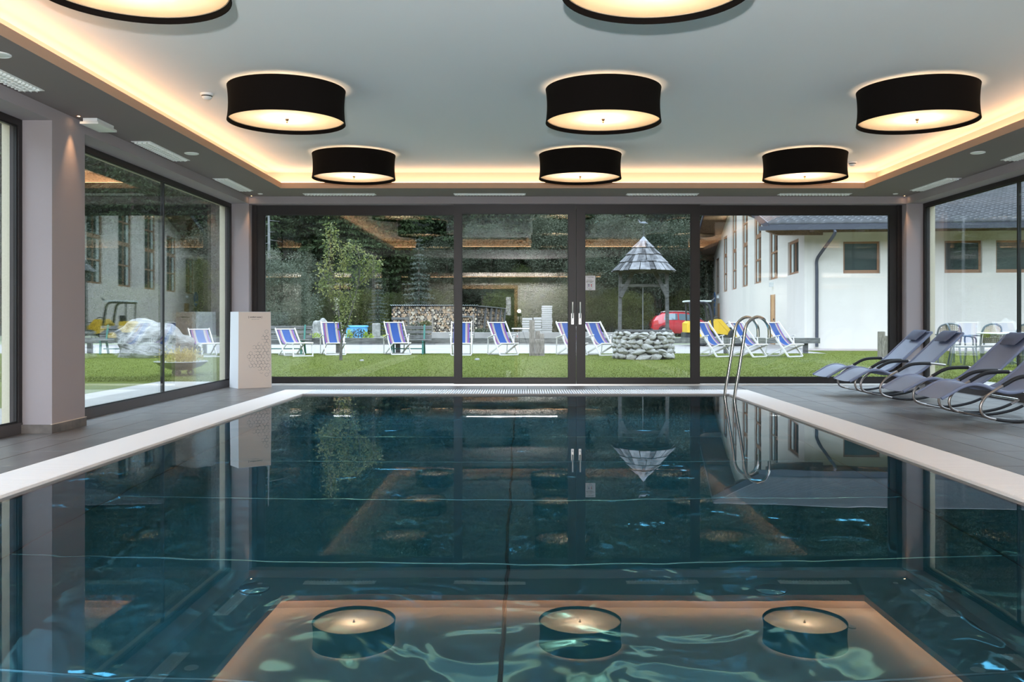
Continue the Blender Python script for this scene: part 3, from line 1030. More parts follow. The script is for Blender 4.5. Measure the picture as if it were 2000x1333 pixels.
# ------------------------------------------------------------------ CEILING FITTINGS
def make_vent(lx, ly, nx, ny):
    t = thing('ceiling_vent', 'x', 'vent', (0, 0, ZS), 0, 'white louvred ceiling vents')
    f = MB()
    h = 0.012
    f.box(-lx / 2, lx / 2, -ly / 2, -ly / 2 + 0.016, -0.006, -0.0005)
    f.box(-lx / 2, lx / 2, ly / 2 - 0.016, ly / 2, -0.006, -0.0005)
    f.box(-lx / 2, -lx / 2 + 0.016, -ly / 2 + 0.016, ly / 2 - 0.016, -0.006, -0.0005)
    f.box(lx / 2 - 0.016, lx / 2, -ly / 2 + 0.016, ly / 2 - 0.016, -0.006, -0.0005)
    f.build('frame', M['white_plastic'], t)
    MB().box(-lx / 2 + 0.016, lx / 2 - 0.016, -ly / 2 + 0.016, ly / 2 - 0.016, -0.0012, -0.0006).build('back_plate', M['louvre'], t)
    g = MB()
    for i in range(1, nx):
        x = -lx / 2 + lx * i / nx
        g.box(x - 0.004, x + 0.004, -ly / 2 + 0.016, ly / 2 - 0.016, -0.020, -0.001)
    for j in range(1, ny):
        y = -ly / 2 + ly * j / ny
        g.box(-lx / 2 + 0.016, lx / 2 - 0.016, y - 0.004, y + 0.004, -0.020, -0.001)
    o = g.build('louvre_grid', M['louvre'], t)
    o['kind'] = 'stuff'
    return t
vb = make_vent(1.06, 0.16, 22, 2)
for i, (x, nm) in enumerate(((-2.70, 'above the left end of the glazing'), (-0.48, 'above the left sliding door leaf'), (2.07, 'above the right sliding door leaf'), (4.32, 'above the right end of the glazing'))):
    lb = 'white louvred ceiling vent strip in the end soffit ' + nm
    if i == 0:
        vb.location = (x, 13.25, ZS)
        vb['label'] = lb
    else:
        dup(vb, (x, 13.25, ZS), 0, lb)
vs_ = make_vent(0.20, 1.12, 4, 22)
for i, (x, y, lb) in enumerate(((-3.97, 9.88, 'white louvred ceiling vent over the left window, beside the round speaker'), (-3.97, 12.33, 'white louvred ceiling vent over the left window, nearest the far corner'),
                                (-3.97, 6.70, 'white louvred ceiling vent at the left picture edge'), (5.66, 12.30, 'white louvred ceiling vent over the right window nearest the far corner'),
                                (5.66, 9.86, 'white louvred ceiling vent over the right window cut by the picture edge'))):
    if i == 0:
        vs_.location = (x, y, ZS)
        vs_['label'] = lb
    else:
        dup(vs_, (x, y, ZS), 0, lb)

def round_disc(name, lab, cat, x, y, r, z=ZS, group=None):
    t = thing(name, lab, cat, (x, y, z), 0, group)
    MB().lathe([(r, -0.0005), (r, -0.006), (r - 0.008, -0.010), (r - 0.012, -0.007)], 28).build('rim', M['white_plastic'], t, True)
    MB().lathe([(r - 0.012, -0.007), (r * 0.6, -0.009), (0.0, -0.010)], 28).build('grille', M['louvre'], t, True)
    return t
round_disc('ceiling_speaker', 'round white ceiling speaker over the left window, right of a vent', 'speaker', -3.69, 10.0, 0.078, group='round ceiling speakers')
round_disc('ceiling_speaker', 'round white ceiling speaker cut by the left picture edge', 'speaker', -3.66, 6.27, 0.078, group='round ceiling speakers')
round_disc('ceiling_speaker', 'round white ceiling speaker on the right soffit beside the lit cove', 'speaker', 5.06, 9.95, 0.078, group='round ceiling speakers')
round_disc('ceiling_sensor', 'small flat white disc on the soffit near the far left corner', 'sensor', -3.86, 13.2, 0.036)
round_disc('ceiling_sensor', 'small flat white disc on the soffit near the far right corner', 'sensor', 5.50, 13.2, 0.036)

def smoke(x, y, lb):
    t = thing('smoke_detector', lb, 'detector', (x, y, ZC), 0, 'white smoke detectors')
    MB().lathe([(0.058, -0.0005), (0.058, -0.018), (0.050, -0.022)], 24).build('base', M['white_plastic'], t, True)
    MB().lathe([(0.050, -0.022), (0.046, -0.032)], 24).build('vent_ring', M['gasket'], t, True)
    MB().lathe([(0.048, -0.032), (0.040, -0.046), (0.025, -0.056), (0.0, -0.058)], 24).build('cap', M['white_plastic'], t, True)
smoke(-2.96, 8.41, 'white smoke detector on the raised ceiling left of a drum lamp')
smoke(4.44, 12.05, 'small white smoke detector on the raised ceiling at the far right')

def spot(x, y, lb, aim):
    t = thing('recessed_spotlight', lb, 'spotlight', (x, y, ZS), 0, 'small recessed spotlights')
    MB().lathe([(0.022, -0.0005), (0.022, -0.004), (0.015, -0.005), (0.014, -0.002)], 18).build('ring', M['brass'], t, True)
    MB().lathe([(0.014, -0.002), (0.0, -0.003)], 18).build('lens', M['spot_led'], t)
    ld = bpy.data.lights.new('spot_beam', 'SPOT')
    ld.energy = 9.0
    ld.color = (1.0, 0.55, 0.26)
    ld.spot_size = math.radians(50)
    ld.spot_blend = 0.9
    ld.shadow_soft_size = 0.01
    lo = bpy.data.objects.new('spot_beam', ld)
    COL.objects.link(lo)
    lo.parent = t
    lo.location = (0, 0, -0.012)
spot(-4.045, 8.17, 'tiny lit recessed spotlight above the left pier', 0)
spot(-4.06, 13.43, 'tiny lit recessed spotlight above the far left corner pier', 0)
spot(5.73, 13.43, 'tiny lit recessed spotlight above the far right corner pier', 0)

em = thing('emergency_light', 'small boxy white emergency light on the left soffit', 'light', (-3.97, 8.42, ZS))
MB().box(-0.075, 0.055, -0.17, 0.17, -0.035, -0.0005).build('housing', M['white_plastic'], em)
MB().cbox(-0.095, 0.075, -0.19, 0.19, -0.058, -0.035, 0.004).build('diffuser_plate', M['louvre'], em)

# ------------------------------------------------------------------ CARD DISPLAY PEDESTAL
base = [(-4.10, 12.93), (-3.69, 13.20), (-3.905, 13.47), (-4.31, 13.19)]
cxy = (-4.0, 13.2)
pd = thing('display_pedestal', 'tall white card display pedestal with honeycomb print in the far left corner', 'pedestal', (cxy[0], cxy[1], 0.005))
hp = 1.105
bp_ = [Vector((x - cxy[0], y - cxy[1], 0)) for x, y in base]
tp_ = [Vector((p.x * 0.955, p.y * 0.955, hp)) for p in bp_]
# keep the lit front edge upright like a folded card box
def face_slab(i, j, m, name):
    mb = MB()
    a, b, c, d = bp_[i], bp_[j], tp_[j], tp_[i]
    n = (b - a).cross(d - a).normalized()
    mb.prism([a, b, c, d], -n * 0.006)
    return mb.build(name, m, pd, fix=True), n
front, nf = face_slab(0, 1, M['card_front'], 'front_panel')
face_slab(3, 0, M['card_side'], 'side_panel')
face_slab(1, 2, M['card_side'], 'side_panel')
face_slab(2, 3, M['card_side'], 'back_panel')
MB().prism([p + Vector((0, 0, -0.001)) for p in tp_], (0, 0, 0.008)).build('top_panel', M['card_side'], pd, fix=True)
# print: local frame of the front panel
ux = (bp_[1] - bp_[0]).normalized()
uz = (tp_[0] + tp_[1] - bp_[0] - bp_[1]).normalized()
wf = (bp_[1] - bp_[0]).length
def fp(u, v, d=0.0008):
    return bp_[0] + ux * (u * wf) + uz * v + nf * d
def hexes(faceo, origin, axu, axv, n, width, cond, name, m):
    mb = MB()
    R = 0.030
    for r in range(-2, 26):
        for q in range(-2, 14):
            cu = q * R * math.sqrt(3) + (r % 2) * R * math.sqrt(3) / 2
            cv = 0.10 + r * R * 1.5
            if not (0.03 < cu < width - 0.028):
                continue
            if not cond(cu / width, cv):
                continue
            for k in range(6):
                a0, a1 = PI / 3 * k + PI / 6, PI / 3 * (k + 1) + PI / 6
                if random.random() < 0.22:
                    continue
                p0 = origin + axu * (cu + R * 0.93 * math.cos(a0)) + axv * (cv + R * 0.93 * math.sin(a0)) + n * 0.0006
                p1 = origin + axu * (cu + R * 0.93 * math.cos(a1)) + axv * (cv + R * 0.93 * math.sin(a1)) + n * 0.0006
                dd = (p1 - p0).normalized()
                sd = n.cross(dd) * 0.0016
                mb.add([p0 - sd, p1 - sd, p1 + sd, p0 + sd], [(0, 1, 2, 3)])
            if random.random() < 0.5:
                p0 = origin + axu * cu + axv * (cv + R * 0.93) + n * 0.0008
                mb.add([p0 - axu * 0.003, p0 - axv * 0.003, p0 + axu * 0.003, p0 + axv * 0.003], [(0, 1, 2, 3)])
    o = mb.build(name, m, faceo)
    o['kind'] = 'stuff'
    return o
hexes(front, bp_[0], ux, uz, nf, wf, lambda u, v: (v < 0.30 + 0.62 * u) and v > 0.42 - 0.30 * u and (random.random() < 0.35 + 0.6 * min(1, u * 1.3)), 'honeycomb_print', M['ink_grey'])
def text(s, size, loc, rot, m, parent, name, bold=False):
    cu = bpy.data.curves.new(name, 'FONT')
    cu.body = s
    cu.size = size
    cu.align_x = 'CENTER'
    cu.extrude = 0.0003
    if bold:
        cu.offset = size * 0.02
    cu.materials.append(m)
    o = bpy.data.objects.new(name, cu)
    COL.objects.link(o)
    o.parent = parent
    dg = bpy.context.evaluated_depsgraph_get()
    me = bpy.data.meshes.new_from_object(o.evaluated_get(dg))
    bpy.data.objects.remove(o)
    me.name = name
    o = put(name, me, parent)
    o['kind'] = 'stuff'
    mtx = rot.to_4x4()
    mtx.translation = loc
    o.matrix_local = mtx
    return o
rotf = Matrix((ux, uz, nf)).transposed()
text('[ comfort zone ]', 0.030, fp(0.51, 1.025, 0.001), rotf, M['ink'], front, 'printed_name', True)
text('skin science soul', 0.016, fp(0.51, 0.997, 0.001), rotf, M['ink_grey'], front, 'printed_line')

# ------------------------------------------------------------------ ROCKING LOUNGERS
def make_lounger():
    t = thing('rocking_lounger', 'x', 'lounger', (0, 0, 0), 0, 'rocking loungers along the right window')
    P = [(0, 0, .232), (.10, 0, .29), (.20, 0, .345), (.30, 0, .372), (.40, 0, .362), (.50, 0, .325), (.60, 0, .297), (.68, 0, .29), (.77, 0, .305), (.86, 0, .345), (.95, 0, .41), (1.05, 0, .495), (1.22, 0, .655), (1.40, 0, .825)]
    C = smooth_path(P, 4)
    hw = 0.285
    sl = MB()
    n = len(C)
    vs = []
    for i, p in enumerate(C):
        for k in range(7):
            y = -hw + 2 * hw * k / 6
            sag = 0.012 * (1 - (y / hw) ** 2)
            vs.append((p.x, y, p.z + 0.004 - sag))
    for i, p in enumerate(C):
        for k in range(7):
            y = -hw + 2 * hw * k / 6
            sag = 0.012 * (1 - (y / hw) ** 2)
            vs.append((p.x, y, p.z + 0.001 - sag))
    fs = []
    o2 = n * 7
    for i in range(n - 1):
        for k in range(6):
            a = i * 7 + k
            fs.append((a, a + 7, a + 8, a + 1))
            fs.append((o2 + a, o2 + a + 1, o2 + a + 8, o2 + a + 7))
    for k in range(6):
        fs.append((k, k + 1, o2 + k + 1, o2 + k))
        a = (n - 1) * 7 + k
        fs.append((a, o2 + a, o2 + a + 1, a + 1))
    sl.add(vs, fs)
    sl.build('sling', M['mesh_fabric'], t, True)
    for s in (-1, 1):
        MB().tube([(p.x, s * hw, p.z) for p in C], 0.0165, 8).build('side_rail', M['mesh_fabric'], t, True)
        L = [(1.165, .437), (.976, .457), (.79, .452), (.69, .425), (.61, .38), (.50, .315), (.42, .26), (.375, .20), (.36, .15), (.375, .09), (.42, .058), (.506, .036), (.62, .020), (.727, .0155), (.85, .026), (1.0, .058), (1.12, .105), (1.20, .150)]
        y = s * (hw + 0.032)
        LP = smooth_path([(a, y, b) for a, b in L], 3)
        MB().tube(LP, 0.0140, 10).build('arm_loop', M['tube'], t, True)
        MB().tube(LP[3 * 1:3 * 4 + 2], 0.0200, 10).build('armrest_grip', M['foam'], t, True)
        MB().tube(LP[3 * 11:3 * 16 + 1], 0.0155, 10).build('rocker_sleeve', M['foam'], t, True)
    cb = MB()
    cb.tube([(1.20, -hw - 0.032, .150), (1.20, hw + 0.032, .150)], 0.012, 8)
    cb.build('crossbar', M['steel'], t, True)
    MB().tube([(.46, -hw - 0.032, .045), (.46, hw + 0.032, .045)], 0.010, 8).build('crossbar', M['tube'], t, True)
    MB().tube([(1.40, -hw, .825), (1.40, hw, .825)], 0.0165, 8).build('head_bar', M['mesh_fabric'], t, True)
    for s in (-1, 1):
        for (a, b) in ((.50, .32), (1.10, .44)):
            MB().tube([(a, s * (hw - 0.01), b), (a, s * (hw + 0.032), b)], 0.008, 8).build('pivot_bolt', M['steel'], t, True)
    # head pillow
    pl = MB()
    d = Vector((.18, 0, .17)).normalized()
    nn = Vector((-d.z, 0, d.x))
    cen = Vector((1.335, 0, .768)) + nn * 0.030
    nu, nv = 10, 7
    vs = []
    for side in (1, -1):
        for j in range(nv):
            v = -1 + 2 * j / (nv - 1)
            for i in range(nu):
                u = -1 + 2 * i / (nu - 1)
                th = 0.034 * (max(0, 1 - abs(u) ** 4) * max(0, 1 - abs(v) ** 3)) ** 0.5
                wv = 0.20 - 0.015 * (v + 1)
                p = cen + Vector((0, 1, 0)) * (u * (0.175 + 0.018 * v)) + d * (v * 0.098) + nn * (side * th)
                vs.append(p)
    fs = []
    for j in range(nv - 1):
        for i in range(nu - 1):
            a = j * nu + i
            fs.append((a, a + nu, a + nu + 1, a + 1))
            b = nu * nv + a
            fs.append((b, b + 1, b + nu + 1, b + nu))
    pl.add(vs, fs)
    pl.build('pillow', M['pillow'], t, True, 1.2)
    return t
lg = make_lounger()
spots = [(4.06, 12.22, 0.01, 'blue grey rocking lounger at the back of the row, nearest the end glazing'),
         (4.05, 11.36, 0.0, 'blue grey rocking lounger second from the end glazing'),
         (4.05, 9.80, -0.01, 'blue grey rocking lounger third from the end glazing, before the patio chairs'),
         (4.05, 8.94, 0.0, 'blue grey rocking lounger nearest the camera, head cut by the picture edge')]
for i, (x, y, r, lb) in enumerate(spots):
    if i == 0:
        lg.location = (x, y, 0.0045)
        lg.rotation_euler = (0, 0, r)
        lg['label'] = lb
    else:
        dup(lg, (x, y, 0.0045), r, lb)

# ------------------------------------------------------------------ PHOTO FLASH ON ITS TRIPOD (behind the viewpoint, seen only as a reflection)
tp = thing('flash_tripod', 'black tripod with a lit photo flash standing on the near pool deck', 'tripod', (-0.09, -0.42, 0.0045))
for k in range(3):
    a = 2 * PI * k / 3 + PI / 2
    MB().tube([(0.02 * math.cos(a), 0.02 * math.sin(a), 0.92), (0.36 * math.cos(a), 0.36 * math.sin(a), 0.0)], [0.016, 0.010], 8).build('leg', M['machine_black'], tp, True)
MB().tube([(0, 0, 0.80), (0, 0, 1.10)], 0.014, 8).build('column', M['machine_black'], tp, True)
MB().cbox(-0.07, 0.07, -0.05, 0.05, 1.10, 1.20, 0.01).build('camera_body', M['machine_black'], tp)
MB().cbox(-0.036, 0.036, -0.05, 0.03, 1.21, 1.31, 0.006).build('flash_head', M['machine_black'], tp)
MB().box(-0.030, 0.030, 0.0305, 0.034, 1.235, 1.295).build('flash_window', M['flash'], tp)
fld = bpy.data.lights.new('flash_light', 'SPOT')
fld.energy = FLASH_W
fld.color = (0.93, 0.97, 1.0)
fld.shadow_soft_size = 0.04
flo = bpy.data.objects.new('flash_light', fld)
COL.objects.link(flo)
flo.parent = tp
flo.location = (0, 0.06, 1.265)
fld.spot_size = math.radians(140)
fld.spot_blend = 0.5
flo.rotation_euler = (math.radians(112), 0, 0)
# ------------------------------------------------------------------ GROUND
ZG = -0.01
def slab_obj(name, polys, z, m, label, cat='ground', dz=0.12):
    mb = MB()
    for p in polys:
        mb.prism([(x, y, z - dz) for x, y in p], (0, 0, dz))
    return struct(mb.build(name, m, fix=True), label, cat)
def rc(x0, x1, y0, y1):
    return [(x0, y0), (x1, y0), (x1, y1), (x0, y1)]
TX = 1.35
slab_obj('lawn', [rc(-90, OL - TX, -70, 26.9), rc(OL - TX, OR + TX, OB + 0.6, 26.9), rc(OR + TX, 60, -70, 26.9), rc(OL - TX, OR + TX, -70, -13), rc(9.2, 60, 26.9, 29.3)], ZG, M['grass'], 'short green lawn round the pool building', 'lawn')
terr = struct(MB().box(OL - TX, OL, -13, OB + 0.6, -0.2, ZG - 0.02).build('terrace', M['grout']), 'pale paved terrace strip round the pool building', 'terrace')
tm = MB()
tm.box(OR, OR + TX, -13, OB + 0.6, -0.2, ZG - 0.02)
tm.box(OL, OR, OB, OB + 0.6, -0.2, ZG - 0.02)
tm.build('terrace_bed', M['grout'], terr)
ps = {}
def slabs(x0, x1, y0, y1, nx, ny):
    dx, dy = (x1 - x0) / nx, (y1 - y0) / ny
    key = (round(dx, 3), round(dy, 3))
    if key not in ps:
        ps[key] = MB().cbox(-dx / 2 + 0.004, dx / 2 - 0.004, -dy / 2 + 0.004, dy / 2 - 0.004, -0.03, 0.006, 0.004).mesh('paving_slab', M['concrete'])
    for i in range(nx):
        for j in range(ny):
            put('paving_slab', ps[key], terr, (x0 + dx * (i + 0.5), y0 + dy * (j + 0.5), ZG))
slabs(OL - TX, OL, 4.0, OB + 0.6, 1, 8)
slabs(OR, OR + TX, 4.0, OB + 0.6, 1, 8)
slabs(OL, OR, OB, OB + 0.6, 8, 1)
slab_obj('road', [rc(-90, 9.2, 26.9, 36.6), [(9.2, 29.3), (9.75, 31.2), (12.9, 62), (9.2, 62)]], ZG - 0.005, M['road'], 'pale paved lane behind the timber rail', 'road')
slab_obj('pavement', [[(9.2, 29.3), (60, 24.0), (60, 25.6), (9.75, 31.2)]], ZG + 0.012, M['pavement'], 'pinkish pavement strip along the white hall', 'pavement')
slab_obj('yard', [rc(-90, 9.2, 36.6, 75)], ZG - 0.002, M['yard'], 'gravel yard with weeds behind the lane', 'yard')

def hill_y0(x):
    if x < -18:
        return 60 + 0.34 * (x + 18)
    if x > 14:
        return 66 + min(0.3 * (x - 14), 6)
    return 62
def hill_h(x, y):
    n = 0.6 * mnoise.noise(Vector((x * 0.12, y * 0.12, 0)))
    h = -4.0
    for d in (y - hill_y0(x), (-38 - x) if y < 60 else 0, (52 - 0 if y < 0 else 54) * -1 + x, -60 - y):  # side and rear terms add unseen banks that block the sky
        if d > 0:
            h = max(h, d * 0.58 * min(1, d / 14) + n)
    return h
gx = np.linspace(-130, 130, 90)
gy = np.linspace(-140, 190, 110)
V = np.array([(x, y, hill_h(x, y)) for y in gy for x in gx])
nxg = len(gx)
Fq = np.array([(j * nxg + i, j * nxg + i + 1, (j + 1) * nxg + i + 1, (j + 1) * nxg + i) for j in range(len(gy) - 1) for i in range(nxg - 1)])
hill = put('forest_hill', np_mesh('forest_hill', V, Fq, M['hill'], True))
struct(hill, 'steep dark forest slope behind the yard, with added banks screening the sky', 'hill')

# grass blades on the visible lawn (nobody could count them)
NB = 110000
yy = 14.6 + (rng.random(NB) ** 1.5) * 13.0
xx = (rng.random(NB) * 1.2 - 0.62) * yy
keep = (yy < 26.8) | (xx > 9.3)
keep &= ~((xx > OL - TX) & (xx < OR + TX) & (yy < OB + 0.62))
xx, yy = xx[keep], yy[keep]
nb = len(xx)
an = rng.random(nb) * 2 * PI
wd = 0.003 + 0.004 * rng.random(nb)
ht = 0.010 + 0.012 * rng.random(nb)
ln_ = rng.normal(0, 0.015, (nb, 2))
V = np.empty((nb, 3, 3))
V[:, 0] = np.stack([xx - wd * np.cos(an), yy - wd * np.sin(an), np.full(nb, ZG)], 1)
V[:, 1] = np.stack([xx + wd * np.cos(an), yy + wd * np.sin(an), np.full(nb, ZG)], 1)
V[:, 2] = np.stack([xx + ln_[:, 0], yy + ln_[:, 1], ZG + ht], 1)
g = put('grass', np_mesh('grass', V.reshape(-1, 3), np.arange(nb * 3).reshape(-1, 3), M['blade']))
tag(g, 'short mown grass blades on the lawn outside the glazing', 'grass', kind='stuff')

# ------------------------------------------------------------------ TREES
def leaf_cards(P, D, size, rs, aspect=0.5):
    """quads (diamonds) at points P leaning along D"""
    n = len(P)
    r = rs.normal(0, 1, (n, 3))
    D = D / np.maximum(np.linalg.norm(D, axis=1, keepdims=True), 1e-6)
    A = D + 0.6 * r
    A /= np.linalg.norm(A, axis=1, keepdims=True)
    B = np.cross(A, rs.normal(0, 1, (n, 3)))
    B /= np.maximum(np.linalg.norm(B, axis=1, keepdims=True), 1e-6)
    sz = (size * (0.6 + 0.8 * rs.random(n)))[:, None]
    V = np.empty((n, 4, 3))
    V[:, 0] = P
    V[:, 1] = P + A * sz * 0.5 + B * sz * aspect * 0.5
    V[:, 2] = P + A * sz
    V[:, 3] = P + A * sz * 0.5 - B * sz * aspect * 0.5
    return V.reshape(-1, 3), np.arange(n * 4).reshape(-1, 4)

def spruce(seed, h, rad, m, z0=0.06, dens=1.0):
    rs = np.random.default_rng(seed)
    PV, DV = [], []
    nw = int(h * 2.3)
    bars = MB()
    for w in range(nw):
        u = (w + rs.random() * 0.5) / nw
        z = h * (z0 + (1 - z0) * u)
        R = rad * (1 - u) ** 0.85 * (0.75 + 0.4 * rs.random()) + 0.12
        nbr = int((6 + 5 * (1 - u)) * dens)
        a0 = rs.random() * 6.28
        for b in range(nbr):
            a = a0 + 2 * PI * (b + 0.5 * rs.random()) / nbr
            dr = np.array([math.cos(a), math.sin(a), 0])
            L_ = R * (0.7 + 0.45 * rs.random())
            k = max(12, int(L_ * 30))
            t = (np.arange(k) + rs.random(k)) / k
            t = t[:, None]
            droop = -0.30 * t * L_ - 0.12 * L_ * t ** 2 + 0.22 * L_ * t ** 3
            P = np.array([0, 0, z]) + dr * t * L_ + np.array([0, 0, 1]) * droop
            sidev = np.array([-dr[1], dr[0], 0])
            P = P + sidev * rs.normal(0, 0.16, (k, 1)) * L_ * (0.25 + t * 0.6)
            Dv = dr * 0.9 + np.array([0, 0, -0.75]) + sidev * rs.normal(0, 0.5, (k, 1))
            PV.append(P)
            DV.append(Dv)
    P = np.concatenate(PV)
    Dv = np.concatenate(DV)
    V, F = leaf_cards(P, Dv, 0.26 * (h / 18) ** 0.4, rs, 0.40)
    crown = np_mesh('crown', V, F, m)
    tr = MB()
    tr.tube([(0, 0, -0.6), (0, 0, h * 0.4), (0, 0, h * 0.97)], [0.02 * h * 0.75 + 0.03, 0.012 * h * 0.75, 0.01], 7)
    return crown, tr.mesh('trunk', M['bark'], True)

def broadleaf(seed, h, rad, m, leaf=0.2, clumps=70, per=110, z0=0.15, cl=0.75, dome=False):
    rs = np.random.default_rng(seed)
    PV, DV = [], []
    for c in range(clumps):
        d = rs.normal(0, 1, 3)
        d /= np.linalg.norm(d)
        rr = rs.random() ** 0.4
        zc = h * (z0 + (1 - z0) / 2)
        cen = np.array([d[0] * rad * rr * 0.82, d[1] * rad * rr * 0.82, zc + d[2] * (h * (1 - z0) / 2) * rr * 0.86])
        if dome:
            cen[2] = abs(d[2]) * h * 0.86 * rr + 0.12 * h
        r = cl * (0.6 + 0.7 * rs.random())
        n = rs.normal(0, 1, (per, 3))
        n /= np.linalg.norm(n, axis=1, keepdims=True)
        PV.append(cen + n * r * (0.55 + 0.45 * rs.random((per, 1))))
        DV.append(n + np.array([0, 0, -0.35]))
    P = np.concatenate(PV)
    k = P[:, 2] > 0.05
    V, F = leaf_cards(P[k], np.concatenate(DV)[k], leaf, rs, 0.6)
    crown = np_mesh('crown', V, F, m)
    tr = MB()
    for j in range(4):
        a = j * 1.7 + seed
        tr.tube([(0.05 * math.cos(a), 0.05 * math.sin(a), -0.4), (0.15 * rad * math.cos(a), 0.15 * rad * math.sin(a), h * 0.35), (0.4 * rad * math.cos(a), 0.4 * rad * math.sin(a), h * 0.72)], [0.018 * h, 0.012 * h, 0.004 * h], 6)
    return crown, tr.mesh('trunk', M['bark'], True)

def tree_from(name, meshes, label, cat, loc, rz, group=None, sc=1.0):
    t = thing(name, label, cat, loc, rz, group)
    t.scale = (sc, sc, sc)
    put('crown', meshes[0], t)
    put('trunk', meshes[1], t)
    return t
SP = [spruce(11, 20, 3.3, M['spruce']), spruce(12, 17, 2.9, M['spruce']), spruce(13, 23, 3.6, M['spruce']), spruce(14, 14, 2.7, M['spruce'])]
SG = spruce(15, 9, 1.9, M['spruce_grey'])
BW = [broadleaf(21, 7.5, 2.6, M['willow'], 0.10, 90, 420), broadleaf(22, 5.5, 2.6, M['willow'], 0.095, 80, 380), broadleaf(23, 9.5, 2.9, M['willow'], 0.11, 110, 400)]
BO = [broadleaf(24, 4.0, 2.2, M['olive'], 0.085, 70, 350, z0=0.05), broadleaf(25, 6.5, 2.4, M['olive'], 0.095, 80, 380)]
BD = broadleaf(26, 4.6, 2.5, M['pale_willow'], 0.075, 200, 330, dome=True, cl=0.55)

LBF = 'dark green spruce of the dense forest on the slope outside'  # label also carried by the added screening spruces
nt_ = 0
rr = random.Random(5)
for row, (off, st) in enumerate(((1.5, 4.6), (6.0, 4.8), (11, 5.0), (17, 5.4), (24, 6.0), (33, 7.0), (44, 8.0), (58, 10.0))):
    x = -82.0
    while x < 78:
        xx_ = x + rr.uniform(-1.3, 1.3)
        y = hill_y0(xx_) + off + rr.uniform(-1.6, 1.6)
        x += st
        if row < 2 and xx_ > 8:
            continue
        q = xx_ / y
        if q < -0.95 or q > 1.0:
            continue
        if row == 0 and -19 < xx_ < 9 and rr.random() < 0.45:
            continue
        me = SP[rr.randrange(4)]
        tree_from('spruce_tree', me, LBF, 'tree', (xx_, y, hill_h(xx_, y) - 0.1), rr.uniform(0, 6.28), 'spruces of the forest slope', rr.uniform(0.8, 1.2))
        nt_ += 1
# spruces added on both flanks and behind, to block sky in the pane reflections
sky_screen = []
for y in np.arange(-62, 40, 9.0):
    sky_screen += [(-40 - 3 * math.sin(y), y), (-47 + 2 * math.sin(2 * y), y + 2.5)]
for y in np.arange(-62, 12, 9.0):
    sky_screen += [(46 + 2 * math.sin(y), y), (53 + 2 * math.sin(2 * y), y + 2.5)]
for x in np.arange(-36, 46, 8.0):
    sky_screen += [(x, -58 + 2 * math.sin(x))]
for (x, y) in sky_screen:
    tree_from('spruce_tree', SP[rr.randrange(4)], LBF, 'tree', (float(x), float(y), max(ZG, hill_h(float(x), float(y))) - 0.1), rr.uniform(0, 6.28), 'spruces of the forest slope', rr.uniform(0.95, 1.15))
# grey green broadleaf trees and olive shrubs along the foot of the slope
def at(px, Y):
    return X_at(px, Y)
BLB = ['grey green tree right of the domed bush, behind the reclined deck chair', 'grey green tree behind the young pear tree crown', 'grey green tree left of the well roof behind the paper notice',
       'tall grey green tree directly left of the well roof', 'grey green tree behind the well posts', 'tall grey green tree right of the well roof, by the right door frame',
       'tall grey green tree above the slab stacks in the left door pane', 'tall grey green tree behind the end of the firewood stack in the left door pane',
       'grey green tree hidden behind the far left corner pier', 'grey green tree in the left side window, above the boulder', 'low grey green tree in the left side window near its left edge',
       'grey green tree hidden behind the left pier', 'grey green tree above the firewood stack beside the left door frame', 'tall grey green tree at the left picture edge']
for i, (px, Y, me, sc, rz) in enumerate(((590, 60, BW[1], 1.0, 0), (690, 62, BW[0], 0.8, 1), (1165, 58, BW[1], 1.0, 2.2), (1215, 61, BW[2], 0.95, 3.1), (1290, 57, BW[0], 1.05, 0.7), (1345, 61, BW[2], 0.9, 1.9), (1085, 63, BW[2], 0.95, 2.6), (950, 64, BW[2], 0.85, 4), (430, 56, BW[0], 1.0, 2), (330, 54, BW[1], 1.0, 5), (250, 52, BW[0], 0.9, 3), (120, 47, BW[0], 0.9, 0.5), (870, 66, BW[0], 0.9, 1.1), (20, 44, BW[2], 0.8, 1.5))):
    X = at(px, Y)
    tree_from('broadleaf_tree', me, BLB[i], 'tree', (X, Y, max(ZG, hill_h(X, Y))), rz, 'grey green trees at the forest edge', sc)
OLB = ['olive shrub above the pointed rock, left of the pear tree trunk', 'olive shrub above the blue crate', 'olive shrub at the left end of the firewood stack', 'olive shrub right of the tall slab stack',
       'olive shrub between the door handles and the well', 'olive shrub seen between the well posts, left half', 'olive shrub just left of the left well post', 'taller olive shrub above the low slab stack',
       'olive shrub above the split end of the firewood stack', 'olive shrub above the red car beside the door frame', 'olive shrub above the middle of the firewood stack', 'olive shrub behind the display pedestal',
       'olive shrub in the left side window behind a reclined deck chair', 'olive shrub in the left side window at its left edge', 'olive shrub seen past the left pier at the picture edge', 'olive shrub in the left side window behind the boulder']
for i, (px, Y, me, sc) in enumerate(((650, 56, BO[0], 0.7), (705, 57, BO[0], 0.8), (765, 59, BO[0], 0.75), (1090, 56, BO[0], 0.8), (1135, 57, BO[0], 0.9), (1235, 55, BO[0], 0.72), (1190, 56, BO[0], 0.8), (1010, 58, BO[1], 0.7), (985, 54, BO[0], 0.72), (1330, 56, BO[0], 0.8), (850, 60, BO[0], 0.8), (480, 53, BO[0], 0.9), (380, 51, BO[1], 0.7), (200, 48, BO[0], 0.9), (60, 44, BO[0], 0.9), (300, 50, BO[0], 0.8))):
    X = at(px, Y)
    tree_from('olive_shrub', me, OLB[i], 'shrub', (X, Y, max(ZG, hill_h(X, Y)) - 0.05), i * 1.3, 'olive shrubs at the forest edge', sc)
tree_from('domed_willow', BD, 'large rounded grey green bush by the left edge of the end glazing', 'bush', (at(540, 45), 45, ZG), 0.5, sc=0.98)
